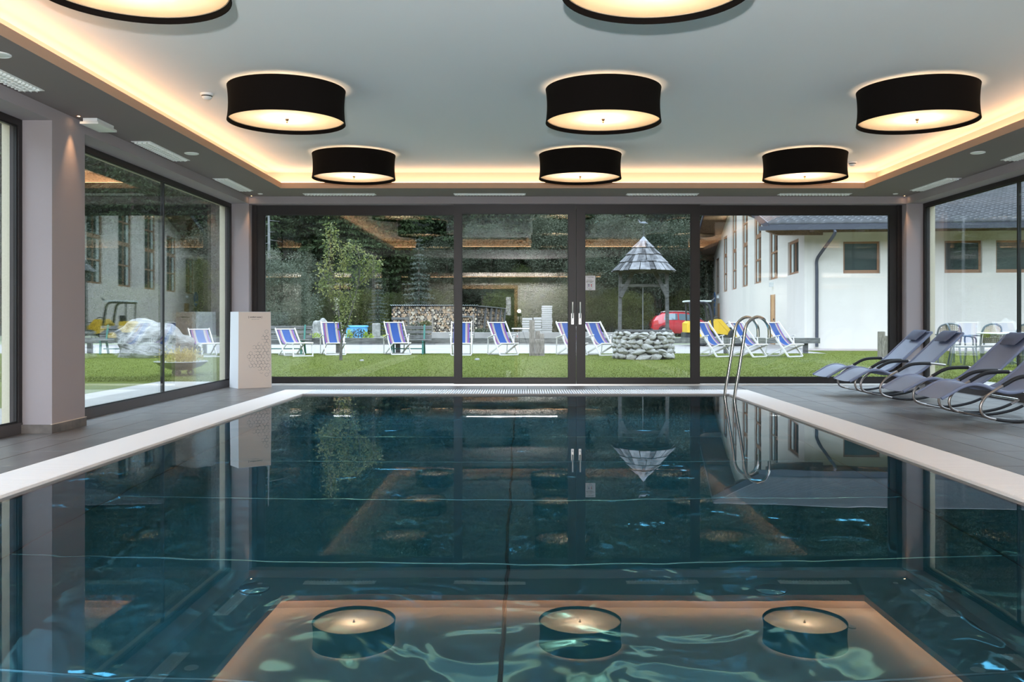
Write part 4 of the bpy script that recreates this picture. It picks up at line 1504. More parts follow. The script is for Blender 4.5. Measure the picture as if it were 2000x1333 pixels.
tree_from('grey_spruce', SG, 'slim pale grey spruce standing behind the firewood stack', 'tree', (at(818, 58), 58, 0), 0.3, sc=0.72)
tree_from('grey_spruce', SG, 'short pale grey spruce left of the firewood stack', 'tree', (at(738, 52), 52, ZG), 1.3, sc=0.42)
# bare trunk with twigs
bt = thing('bare_tree', 'thin bare pale tree trunk with short twigs at the forest edge', 'tree', (at(524, 58), 58, 0))
tb = MB()
tb.tube([(0, 0, -0.5), (0.05, 0, 5), (0.0, 0, 11)], [0.13, 0.10, 0.03], 8)
tb.build('trunk', M['pale_bark'], bt, True)
tw_ = MB()
for k in range(34):
    z = 2.2 + k * 0.25
    a = k * 2.4
    L_ = rr.uniform(0.5, 1.3)
    tw_.tube([(0, 0, z), (L_ * math.cos(a), L_ * math.sin(a), z - 0.1 * L_)], [0.022, 0.006], 4, False)
o = tw_.build('twigs', M['pale_bark'], bt)
o['kind'] = 'stuff'

# young pear tree on the lawn
pt = thing('young_pear_tree', 'young pear tree with sparse yellow green leaves on the lawn', 'tree', (at(665.5, 22.4), 22.4, ZG))
def PL(pts, depth):
    n = len(pts)
    return [((x - 300) * 0.002786, depth * (i / max(1, n - 1)) ** 1.2, (1250 - y) * 0.002786) for i, (x, y) in enumerate(pts)]
BR = [([(300, 1255), (303, 1130), (308, 1060)], 0.0, 0.040, 0.030, 0),
      ([(308, 1060), (290, 900), (262, 720), (215, 600), (150, 520), (125, 420)], 0.15, 0.026, 0.006, 1),
      ([(290, 900), (282, 700), (300, 580), (335, 470), (335, 330), (300, 215)], -0.2, 0.020, 0.005, 1),
      ([(300, 580), (230, 490), (196, 360), (186, 240), (208, 120), (200, 52)], 0.1, 0.014, 0.004, 1),
      ([(308, 1060), (350, 950), (410, 740), (440, 600), (462, 470), (450, 300), (405, 215)], 0.25, 0.024, 0.005, 1),
      ([(440, 600), (520, 500), (560, 400), (530, 315)], 0.2, 0.012, 0.004, 1),
      ([(500, 520), (570, 480), (605, 430), (610, 360)], 0.1, 0.010, 0.003, 1),
      ([(410, 740), (370, 620), (345, 500), (380, 380), (375, 230)], -0.15, 0.010, 0.003, 1),
      ([(303, 1040), (335, 930), (345, 800), (310, 740), (285, 690)], -0.1, 0.012, 0.003, 1),
      ([(300, 760), (255, 680), (190, 620), (130, 590)], -0.1, 0.010, 0.003, 1)]
wood = MB()
LP_, LD_ = [], []
rs = np.random.default_rng(3)
for pts, dep, r0, r1, lv in BR:
    C = smooth_path(PL(pts, dep), 4)
    n = len(C)
    wood.tube(C, [r0 + (r1 - r0) * i / (n - 1) for i in range(n)], 7)
    if lv:
        st = 0.12 if len(pts) > 5 else 0.1
        for i, p in enumerate(C):
            u = i / (n - 1)
            if u < st:
                continue
            k = int(9 + 20 * min(1, u * 1.3))
            q = np.array(p) + rs.normal(0, 1, (k, 3)) * (0.03 + 0.042 * min(1, u + 0.2))
            LP_.append(q)
            LD_.append(q - np.array(p) + np.array([0, 0, -0.03]))
wood.build('trunk', M['tree_bark'], pt, True)
Vn, Fn = leaf_cards(np.concatenate(LP_), np.concatenate(LD_), 0.060, rs, 0.62)
o = put('leaves', np_mesh('leaves', Vn, Fn, M['pear_leaf']), pt)
o['kind'] = 'stuff'

# ------------------------------------------------------------------ DECK CHAIRS
def make_deckchair(reclined=False):
    t = thing('deck_chair', 'x', 'deck chair', (0, 0, ZG), 0, 'blue striped deck chairs on the lawn')
    if not reclined:
        T, Fo, Bf, Br = (.50, .93), (-.31, 0.02), (-.36, .345), (.49, 0.02)
        sag = [(.50, .915), (.40, .745), (.28, .58), (.14, .43), (.02, .345), (-.14, .315), (-.36, .345)]
    else:
        T, Fo, Bf, Br = (.62, .74), (-.20, 0.02), (-.30, .365), (.40, 0.02)
        sag = [(.62, .725), (.48, .585), (.32, .455), (.16, .37), (.0, .335), (-.15, .335), (-.30, .36)]
    xw, xn = 0.285, 0.255
    fa = MB()
    for s in (-1, 1):
        d = Vector((0, T[0] - Fo[0], T[1] - Fo[1])).normalized() * 0.035
        fa.bar((s * xw, Fo[0], Fo[1]), (s * xw, T[0] + d.y, T[1] + d.z), 0.022, 0.046)
    fa.tube([(-xw, T[0], T[1]), (xw, T[0], T[1])], 0.014, 8)
    fa.bar((-xw, Fo[0], 0.022), (xw, Fo[0], 0.022), 0.022, 0.034)
    fa.build('back_frame', M['white_wood'], t)
    fb = MB()
    for s in (-1, 1):
        fb.bar((s * xn, Bf[0], Bf[1]), (s * xn, Br[0], Br[1]), 0.022, 0.042)
    fb.tube([(-xn - 0.02, Bf[0], Bf[1]), (xn + 0.02, Bf[0], Bf[1])], 0.015, 8)
    fb.bar((-xn, Br[0], 0.022), (xn, Br[0], 0.022), 0.022, 0.034)
    fb.build('seat_frame', M['white_wood'], t)
    for s in (-1, 1):
        if not reclined:
            a = MB()
            a.bar((s * 0.315, -.03, .590), (s * 0.315, .43, .495), 0.046, 0.020)
            a.build('armrest', M['white_wood'], t)
            l = MB()
            l.bar((s * 0.315, .41, .495), (s * 0.300, .47, .02), 0.020, 0.030)
            l.build('arm_leg', M['white_wood'], t)
            l = MB()
            l.bar((s * 0.315, .02, .575), (s * 0.29, -.02, .32), 0.018, 0.026)
            l.build('arm_post', M['white_wood'], t)
    C = smooth_path([(0, a, b) for a, b in sag], 3)
    sl = MB()
    n = len(C)
    w = 0.23
    vs = []
    for dz in (0.003, 0):
        for p in C:
            for k in range(5):
                vs.append((-w + 2 * w * k / 4, p.y, p.z + dz))
    fs = []
    for i in range(n - 1):
        for k in range(4):
            a = i * 5 + k
            fs.append((a, a + 1, a + 6, a + 5))
            b = n * 5 + a
            fs.append((b, b + 5, b + 6, b + 1))
    sl.add(vs, fs)
    sl.build('canvas', M['canvas'], t, True)
    if reclined:
        fr = MB()
        for s in (-1, 1):
            fr.bar((s * 0.27, -.28, .37), (s * 0.27, -.92, .37), 0.024, 0.04)
        fr.tube([(-.27, -.92, .37), (.27, -.92, .37)], 0.015, 8)
        fr.build('foot_rest_frame', M['white_wood'], t)
        for s in (-1, 1):
            l = MB()
            l.bar((s * 0.27, -.84, .37), (s * 0.27, -.90, .0), 0.022, 0.034)
            l.build('foot_rest_leg', M['white_wood'], t)
        MB().box(-.23, .23, -.90, -.30, .372, .376).build('foot_canvas', M['mesh_fabric'], t)
        fr2 = MB()
        fr2.bar((-.27, -.90, .022), (.27, -.90, .022), 0.02, 0.03)
        fr2.build('foot_bar', M['white_wood'], t)
    else:
        hp_ = MB().box(-0.10, 0.10, .455, .475, .80, .803)
    return t
dc = make_deckchair()
dr_ = make_deckchair(True)
R = math.radians
CH = [(652, 25.7, 22, 'blue striped white deck chair standing behind the young pear tree', 0), (778, 25.9, 24, 'blue striped white deck chair between the pear tree and the left sliding door frame', 0),
      (901, 25.4, 3, 'blue striped white deck chair half hidden by the left door frame, seen straight on', 0), (985, 25.5, 27, 'blue striped white deck chair in the left door pane, left of the three wooden posts', 0),
      (1120, 25.5, 26, 'blue striped white deck chair half hidden by the meeting door frames', 0), (1176, 25.4, 30, 'blue striped white deck chair beside the stone well', 0),
      (1397, 24.4, 36, 'blue striped white deck chair before the yellow loader', 0), (1466, 24.3, 38, 'blue striped white deck chair behind the pool ladder handrails', 0),
      (1536, 24.4, 34, 'blue striped white deck chair at the right end of the row, before the hall', 0), (571, 25.2, 33, 'reclined blue striped deck chair with footrest beside the display pedestal', 1),
      (399, 24.8, 33, 'reclined blue striped deck chair seen through the left side window by the boulder', 1)]
u0 = u1 = True
for px, Y, a, lb, rec in CH:
    src = dr_ if rec else dc
    first = u1 if rec else u0
    if first:
        src.location = (at(px, Y), Y, ZG)
        src.rotation_euler = (0, 0, R(a))
        src['label'] = lb
        if rec:
            u1 = False
        else:
            u0 = False
    else:
        dup(src, (at(px, Y), Y, ZG), R(a), lb)

# ------------------------------------------------------------------ BENCHES, RAIL, POSTS
def bench(x, y, L_, lb, rz=0):
    t = thing('garden_bench', lb, 'bench', (x, y, ZG), rz, 'weathered garden benches')
    for k, z in enumerate((0.52, 0.65, 0.78)):
        MB().cbox(-L_ / 2, L_ / 2, 0.20 + k * 0.03, 0.235 + k * 0.03, z - 0.05, z + 0.05, 0.004).build('back_slat', M['old_wood_x'], t)
    for k in range(3):
        MB().cbox(-L_ / 2, L_ / 2, -0.24 + k * 0.14, -0.12 + k * 0.14, 0.40, 0.44, 0.004).build('seat_slat', M['old_wood_x'], t)
    for s in (-1, 1):
        x0 = s * (L_ / 2 - 0.22)
        f = MB()
        f.bar((x0, -0.22, 0), (x0, -0.18, 0.40), 0.05, 0.05)
        f.bar((x0, 0.30, 0), (x0, 0.16, 0.42), 0.05, 0.05)
        f.bar((x0, 0.17, 0.40), (x0, 0.285, 0.86), 0.05, 0.035)
        f.bar((x0, -0.24, 0.38), (x0, 0.20, 0.38), 0.05, 0.04)
        f.build('iron_frame', M['green_iron'], t)
    f = MB()
    f.bar((-L_ / 2 + 0.22, 0.0, 0.16), (L_ / 2 - 0.22, 0.0, 0.16), 0.03, 0.03)
    f.build('stretcher', M['green_iron'], t)
bench(at(548, 26.3), 26.3, 1.75, 'weathered grey bench with green legs behind the reclined deck chair')
bench(at(797, 26.35), 26.35, 1.35, 'weathered grey bench with green legs behind a deck chair, before the firewood')
bench(at(228, 26.2), 26.2, 1.2, 'weathered grey bench with green legs left of the boulder')

rail = thing('timber_rail', 'long low weathered timber rail between the lawn and the lane', 'rail', (0, 26.95, ZG))
px_ = [-13.05, -9.6, -5.55, -3.75, 0.45, 3.4, 6.15, 8.55]
for i in range(len(px_)):
    MB().cbox(px_[i] - 0.065, px_[i] + 0.065, 0.04, 0.16, 0, 0.42, 0.008).build('post', M['old_wood'], rail)
ends = [-13.4, -9.6, -5.55, -3.75, 0.45, 3.4, 6.15, 8.95]
for i in range(len(ends) - 1):
    MB().cbox(ends[i] + 0.006, ends[i + 1] - 0.006, -0.05, 0.04, 0.30, 0.465, 0.006).build('beam', M['old_wood_x'], rail)

def posts(x, y, lst, lb, name='post_cluster'):
    t = thing(name, lb, 'posts', (x, y, ZG))
    for (dx, dy, w, h) in lst:
        MB().cbox(dx - w / 2, dx + w / 2, dy - w / 2, dy + w / 2, 0, h, 0.012).build('post', M['post_wood'], t)
posts(at(1048, 25.2), 25.2, [(-0.13, 0.05, 0.15, 1.0), (0.03, 0.08, 0.13, 0.70), (0.02, -0.08, 0.14, 0.46), (0.15, 0.0, 0.12, 0.62), (0.16, -0.12, 0.12, 0.45)], 'cluster of weathered square wooden posts of stepped height on the lawn')
posts(at(1728, 24.0), 24.0, [(-0.09, 0.0, 0.15, 0.70), (0.07, 0.05, 0.16, 0.58), (0.22, 0.0, 0.14, 0.60)], 'cluster of weathered wooden posts beside the right window frame')

# ------------------------------------------------------------------ STONE WELL
WX, WY = at(1257, 23.3), 23.3
well = thing('stone_well', 'round boulder well with conical shingle roof on the lawn', 'well', (WX, WY, ZG))
MB().lathe([(0.66, 0), (0.70, 0.02), (0.70, 0.68), (0.50, 0.69), (0.50, 0.1)], 28).build('masonry_core', M['mortar'], well, True)
sm = []
for k in range(8):
    sm.append(MB().ell((0, 0, 0), (1, 1, 1), 10, 7, 0.62, k * 3 + 2).mesh('stone', M['stone'], True, 1.1))
ws = random.Random(9)
z = 0.07
rows = [(0.085, 15), (0.075, 17), (0.070, 19), (0.066, 19), (0.060, 21), (0.050, 24)]
zc = 0.0
for hh, nn_ in rows:
    zc += hh * 0.85
    a = ws.random() * 6
    while True:
        wv = 2 * PI * 0.74 / nn_ * ws.uniform(0.7, 1.4)
        aa = a + wv / 2 / 0.74
        o = put('stone', sm[ws.randrange(8)], well)
        rz_ = hh * ws.uniform(0.85, 1.25)
        rad = 0.70 + ws.uniform(-0.01, 0.035)
        o.location = (rad * math.cos(aa), rad * math.sin(aa), zc + ws.uniform(-0.02, 0.02))
        o.rotation_euler = (ws.uniform(-.3, .3), ws.uniform(-.35, .35), aa)
        o.scale = (0.085, wv * 0.53, rz_)
        a += wv / 0.74
        if not hasattr(ws, 'start') or ws.start is None:
            ws.start = a - wv / 0.74
        if a - ws.start > 2 * PI - 0.12:
            ws.start = None
            break
    zc += hh * 0.85
# timber rim, posts, braces, beam
rim = MB()
for k in range(8):
    a0, a1 = 2 * PI * k / 8 + 0.39, 2 * PI * (k + 1) / 8 + 0.39
    MB().prism([(0.52 * math.cos(a0), 0.52 * math.sin(a0), 0.70), (0.76 * math.cos(a0), 0.76 * math.sin(a0), 0.70), (0.76 * math.cos(a1), 0.76 * math.sin(a1), 0.70), (0.52 * math.cos(a1), 0.52 * math.sin(a1), 0.70)], (0, 0, 0.045)).build('rim_board', M['old_wood'], well, fix=True)
for s in (-1, 1):
    MB().bar((s * 0.62, 0, 0.70), (s * 0.60, 0, 2.32), 0.085, 0.085, (0, 1, 0)).build('post', M['old_wood'], well)
    MB().bar((s * 0.61, -0.07, 1.60), (s * 0.27, -0.07, 2.27), 0.10, 0.09, (0, 1, 0)).build('brace', M['old_wood'], well)
MB().bar((-0.60, 0, 1.90), (0.60, 0, 1.90), 0.07, 0.09, (0, 1, 0)).build('cross_beam', M['old_wood_x'], well)
MB().lathe([(0.66, 2.24), (0.70, 2.24), (0.70, 2.31), (0.66, 2.31)], 24, closed=True).build('roof_ring', M['old_wood'], well)
MB().bar((-0.68, 0, 2.27), (0.68, 0, 2.27), 0.07, 0.07, (0, 1, 0)).build('tie_beam', M['old_wood_x'], well)
MB().bar((0, -0.68, 2.27), (0, 0.68, 2.27), 0.07, 0.07, (0, 0, 1)).build('tie_beam', M['old_wood_x'], well)
MB().tube([(-0.02, 0, 0.72), (-0.02, 0, 1.88)], 0.012, 6).build('well_rope', M['pale_bark'], well, True)
ap, ev, er = 3.17, 2.26, 0.79
MB().lathe([(er - 0.06, ev + 0.02), (0.02, ap - 0.10)], 24).build('roof_deck', M['old_wood'], well)
tiers = [(0.0, 0.27, 36), (0.245, 0.24, 32), (0.465, 0.22, 26), (0.665, 0.20, 20)]
for ti, (u0_, du, nn_) in enumerate(tiers):
    for k in range(nn_):
        a = 2 * PI * (k + 0.5 * (ti % 2)) / nn_ + ws.uniform(-0.02, 0.02)
        half = PI / nn_ * 0.97
        u1_ = u0_ + du + 0.03
        lo_ = u0_ - ws.uniform(0.0, 0.025)
        def cp(u, aa, d):
            r = er * (1 - u)
            return Vector((r * math.cos(aa), r * math.sin(aa), ev + (ap - ev) * u)) + Vector((math.cos(aa) * 0.76, math.sin(aa) * 0.76, 0.65)) * d
        d0 = 0.036 + ws.uniform(0, 0.014)
        vs = [cp(lo_, a - half, d0 - 0.02), cp(lo_, a + half, d0 - 0.02), cp(lo_, a + half, d0), cp(lo_, a - half, d0), cp(u1_, a - half, 0.0), cp(u1_, a + half, 0.0), cp(u1_, a + half, 0.012), cp(u1_, a - half, 0.012)]
        MB().add(vs, [(0, 1, 2, 3), (7, 6, 5, 4), (0, 4, 5, 1), (1, 5, 6, 2), (2, 6, 7, 3), (3, 7, 4, 0)]).build('shingle', M['shingle'], well)
MB().lathe([(0.265, ev + (ap - ev) * 0.70), (0.235, ev + (ap - ev) * 0.735), (0.0, ap + 0.02)], 20).build('metal_cap', M['zinc'], well, True)
vn = MB()
vn.tube([(0, 0, ap), (0, 0, ap + 0.30)], 0.008, 6)
vn.build('vane_rod', M['machine_black'], well)
bird = MB()
bird.ell((0.0, 0, ap + 0.36), (0.075, 0.02, 0.035), 10, 6)
bird.add([(-0.05, 0.006, ap + 0.37), (-0.15, 0.006, ap + 0.46), (-0.10, 0.006, ap + 0.35), (-0.05, -0.006, ap + 0.37), (-0.15, -0.006, ap + 0.46), (-0.10, -0.006, ap + 0.35)], [(0, 1, 2), (5, 4, 3), (0, 3, 4, 1), (1, 4, 5, 2), (2, 5, 3, 0)])
bird.add([(0.06, 0, ap + 0.37), (0.12, 0, ap + 0.34), (0.06, 0.012, ap + 0.35), (0.06, -0.012, ap + 0.35)], [(0, 1, 2), (0, 3, 1), (2, 1, 3), (0, 2, 3)])
bird.build('vane_bird', M['zinc'], well, True)

# ------------------------------------------------------------------ WHITE HALL
HA = R(6.0)
hall = thing('white_hall', 'large white rendered hall with grey tiled roof and tall gable windows', 'building', (9.73, 30.9, ZG), 0)
hall.rotation_euler = (0, 0, -HA)
# local axes: +x along the eaves front (to the right), +y along the gable (away)
GLN, HLN = 33.0, 34.0
ZE, TANR = 4.30, 0.247
def roof_z(y):
    return ZE + TANR * min(y, GLN - y)
wallg = MB()
def gcol(y0, y1, z0, z1f):
    ys_ = [y0, y1]
    if y0 < GLN / 2 < y1:
        ys_ = [y0, GLN / 2, y1]
    pts = [(0, y0, z0)] + [(0, y1, z0)] + [(0, y, z1f(y)) for y in reversed(ys_)]
    wallg.prism(pts, (0.4, 0, 0))
wins = [2.0 + 4.14 * k for k in range(8)]
ww = 2.0
under = lambda y: roof_z(y) - 0.12
prev = 0.0
for k, c in enumerate(wins):
    y0, y1 = c - ww / 2, c + ww / 2
    gcol(prev, y0, 0, under)
    gcol(y0, y1, 0, lambda y: 2.68)
    top = min(roof_z(y0), roof_z(y1)) - 0.62
    gcol(y0, y1, top, under)
    prev = y1
gcol(prev, GLN, 0, under)
wallg.build('gable_wall', M['bwall'], hall, fix=True)
wf_ = MB()
fw = [(1.30 + 1.665 * 1.0 * k) for k in range(19)]
ww2 = 1.22
prev = 0.4
for c in fw:
    x0, x1 = c, c + ww2
    wf_.box(prev, x0, 0, 0.35, 0, 4.38)
    wf_.box(x0, x1, 0, 0.35, 0, 2.60)
    wf_.box(x0, x1, 0, 0.35, 3.70, 4.38)
    prev = x1
wf_.box(prev, HLN, 0, 0.35, 0, 4.38)
wf_.build('front_wall', M['bwall'], hall, fix=True)
MB().box(0.0, HLN, GLN - 0.3, GLN, 0, ZE).build('rear_wall', M['bwall'], hall)
MB().box(HLN - 0.4, HLN, 0, GLN, 0, ZE).build('far_wall', M['bwall'], hall)
MB().box(0.0, HLN, -0.03, 0.0, 4.02, 4.34).build('frieze_board', M['brown_wood'], hall)
# gable windows
for k, c in enumerate(wins):
    y0, y1 = c - ww / 2, c + ww / 2
    top = min(roof_z(y0), roof_z(y1)) - 0.62
    f = MB()
    t = 0.09
    f.box(0.07, 0.15, y0, y0 + t, 2.68, top)
    f.box(0.07, 0.15, y1 - t, y1, 2.68, top)
    f.box(0.07, 0.15, y0 + t, y1 - t, 2.68, 2.68 + t)
    f.box(0.07, 0.15, y0 + t, y1 - t, top - t, top)
    f.box(0.08, 0.14, c - 0.04, c + 0.04, 2.68 + t, top - t)
    nrow = max(1, int(round((top - 2.68) / 1.05)))
    for r_ in range(1, nrow):
        z = 2.68 + (top - 2.68) * r_ / nrow
        th = 0.10 if r_ % 2 == 0 else 0.04
        f.box(0.075, 0.145, y0 + t, y1 - t, z - th, z + th)
    w = f.build('window', M['window_wood'], hall)
    for (a, b) in ((y0 + t, c - 0.04), (c + 0.04, y1 - t)):
        MB().box(0.115, 0.12, a, b, 2.68 + t, top - t).build('pane', M['dark_glass'], w)
    MB().box(0.106, 0.113, y1 - t - 0.42, y1 - t - 0.08, 2.68 + t, top - t).build('curtain', M['curtain'], w)
for c in fw:
    f = MB()
    t = 0.07
    x0, x1 = c, c + ww2
    f.box(x0, x0 + t, 0.12, 0.20, 2.60, 3.70)
    f.box(x1 - t, x1, 0.12, 0.20, 2.60, 3.70)
    f.box(x0 + t, x1 - t, 0.12, 0.20, 2.60, 2.72)
    f.box(x0 + t, x1 - t, 0.12, 0.20, 3.63, 3.70)
    w = f.build('window', M['window_wood'], hall)
    MB().box(x0 + t, x1 - t, 0.15, 0.156, 2.72, 3.63).build('pane', M['dark_glass'], w)
# doors on the gable
for (yc, h_) in ((6.2, 2.05), (26.0, 2.05)):
    f = MB()
    f.box(-0.012, 0.02, yc - 0.52, yc + 0.52, 0, h_)
    d = f.build('side_door', M['door_wood'], hall)
    MB().box(-0.03, -0.012, yc - 0.52, yc - 0.44, 0, h_).build('door_jamb', M['window_wood'], d)
    MB().box(-0.03, -0.012, yc + 0.44, yc + 0.52, 0, h_).build('door_jamb', M['window_wood'], d)
    MB().box(-0.06, -0.012, yc - 0.38, yc - 0.33, 0.98, 1.06).build('door_handle', M['machine_black'], d)
    l = MB()
    l.box(-0.14, 0.0, yc - 0.10, yc + 0.10, h_ + 0.32, h_ + 0.5)
    l.build('wall_lamp', M['lamp_clear'], hall)
# round blue signs near the far end of the gable
for (yc, zc_, r_) in ((28.3, 2.35, 0.50), ):
    s_ = MB()
    s_.lathe([(0.0, -0.03), (r_, -0.03), (r_, 0.0)], 28, (0, yc, zc_), 'x')
    sg = s_.build('round_sign', M['blue_sign'], hall, fix=True)
    MB().box(-0.036, -0.031, yc - 0.12, yc + 0.10, zc_ + 0.02, zc_ + 0.26).build('sign_emblem', M['sign_white'], sg)
    MB().box(-0.036, -0.031, yc - 0.24, yc + 0.22, zc_ - 0.24, zc_ - 0.14).build('sign_emblem', M['sign_yellow'], sg)
    MB().lathe([(0.0, -0.03), (0.26, -0.03), (0.26, 0.0)], 24, (0, yc, zc_ - 0.80), 'x').build('small_sign', M['blue_sign'], hall, fix=True)
# roof structure
OH, EV = 1.35, 0.95
def rz_(y):
    return ZE + TANR * (y if y < GLN / 2 else GLN - y)
dk = MB()
th = 0.16
for (ya, yb_) in ((-EV, GLN / 2), (GLN + EV, GLN / 2)):
    za, zb_ = ZE - TANR * EV, ZE + TANR * GLN / 2
    pts = [(-OH, ya, za), (-OH, yb_, zb_), (-OH, yb_, zb_ + th), (-OH, ya, za + th)]
    dk.prism(pts, (HLN + 2 * OH, 0, 0))
dk.build('roof_deck', M['brown_wood'], hall, fix=True)
# verge boards on the gable edge
vb_ = MB()
for (ya, yb_) in ((-EV - 0.03, GLN / 2), (GLN + EV + 0.03, GLN / 2)):
    za, zb_ = ZE - TANR * EV, ZE + TANR * GLN / 2
    vb_.prism([(-OH - 0.05, ya, za - 0.05), (-OH - 0.05, yb_, zb_ - 0.05), (-OH - 0.05, yb_, zb_ + th + 0.05), (-OH - 0.05, ya, za + th + 0.05)], (0.05, 0, 0))
vb_.build('verge_board', M['gutter'], hall, fix=True)
# purlins carrying the overhang
for yc in (0.0, 4.1, 8.2, 12.4, 16.5, 20.6, 24.8, 28.9, 33.0):
    z = rz_(yc) - 0.02
    p = MB()
    p.prism([(-OH + 0.05, yc - 0.11, z - 0.20), (-OH + 0.05, yc - 0.11, z), (0.6, yc - 0.11, z), (0.6, yc - 0.11, z - 0.36), (-OH + 0.40, yc - 0.11, z - 0.34)], (0, 0.22, 0))
    p.build('purlin', M['brown_wood'], hall, fix=True)
# rafter tails below the eaves
for k in range(21):
    x = 0.15 + 1.62 * k
    p = MB()
    p.prism([(x, 0.1, ZE - 0.02), (x, -EV + 0.08, ZE - TANR * EV + 0.005), (x, -EV + 0.10, ZE - TANR * EV - 0.12), (x, 0.1, ZE - 0.26)], (0.14, 0, 0))
    p.build('rafter_tail', M['brown_wood'], hall, fix=True)
# tiles: interlocking pan tiles as a real relief (too many to pick apart)
tw__, tl_ = 0.30, 0.36
ncol = int((HLN + 2 * OH) / tw__)
sl_len = math.hypot(GLN / 2 + EV, TANR * (GLN / 2 + EV))
nrow = int(sl_len / tl_)
sub = 6
u = np.arange(ncol * sub + 1) / sub
prof = 0.065 * (np.abs(np.sin(PI * u)) ** 0.8) * 1.0
cs, sn = math.cos(math.atan(TANR)), math.sin(math.atan(TANR))
VV, FF = [], []
base_i = 0
nu_ = len(u)
for r_ in range(nrow):
    for e_, lift in ((0, 0.075), (1, 0.012)):
        s_ = (r_ + (0 if e_ == 0 else 1.02)) * tl_
        y = -EV - 0.06 + s_ * cs
        z = ZE - TANR * EV + th + s_ * sn + lift
        row = np.stack([-OH - 0.02 + u * tw__, np.full(nu_, y) - sn * prof, z + prof * cs], 1)
        VV.append(row)
    # front lip down to the row below
    s_ = r_ * tl_
    row = np.stack([-OH - 0.02 + u * tw__, np.full(nu_, -EV - 0.06 + s_ * cs), np.full(nu_, ZE - TANR * EV + th + s_ * sn - 0.005)], 1)
    VV.append(row)
    i = np.arange(nu_ - 1)
    FF.append(np.stack([base_i + i, base_i + i + 1, base_i + nu_ + i + 1, base_i + nu_ + i], 1))
    FF.append(np.stack([base_i + 2 * nu_ + i, base_i + 2 * nu_ + i + 1, base_i + i + 1, base_i + i], 1))
    base_i += 3 * nu_
o = put('roof_tiles', np_mesh('roof_tiles', np.concatenate(VV), np.concatenate(FF), M['roof_tile']), hall)
o['kind'] = 'stuff'
MB().tube([(-OH, GLN / 2, ZE + TANR * GLN / 2 + th + 0.05), (HLN + OH, GLN / 2, ZE + TANR * GLN / 2 + th + 0.05)], 0.14, 8).build('ridge_cap', M['roof_tile'], hall, True)
# gutter with downpipe
gt = MB()
ze = ZE - TANR * EV
gt.box(-OH, HLN + OH, -EV - 0.05, -EV - 0.02, ze - 0.02, ze + th)
gt.box(-OH - 0.35, HLN + OH, -EV - 0.20, -EV - 0.05, ze - 0.06, ze + 0.07)
gt.build('gutter', M['gutter'], hall)
pp = smooth_path([(0.75, -EV - 0.12, ze - 0.05), (0.75, -EV - 0.12, ze - 0.22), (0.52, -0.35, ze - 0.72), (0.40, -0.09, ze - 1.0), (0.40, -0.08, ze - 1.4), (0.40, -0.08, 1.5), (0.40, -0.08, 0.08)], 3)
MB().tube(pp, 0.055, 10).build('downpipe', M['gutter'], hall, True)

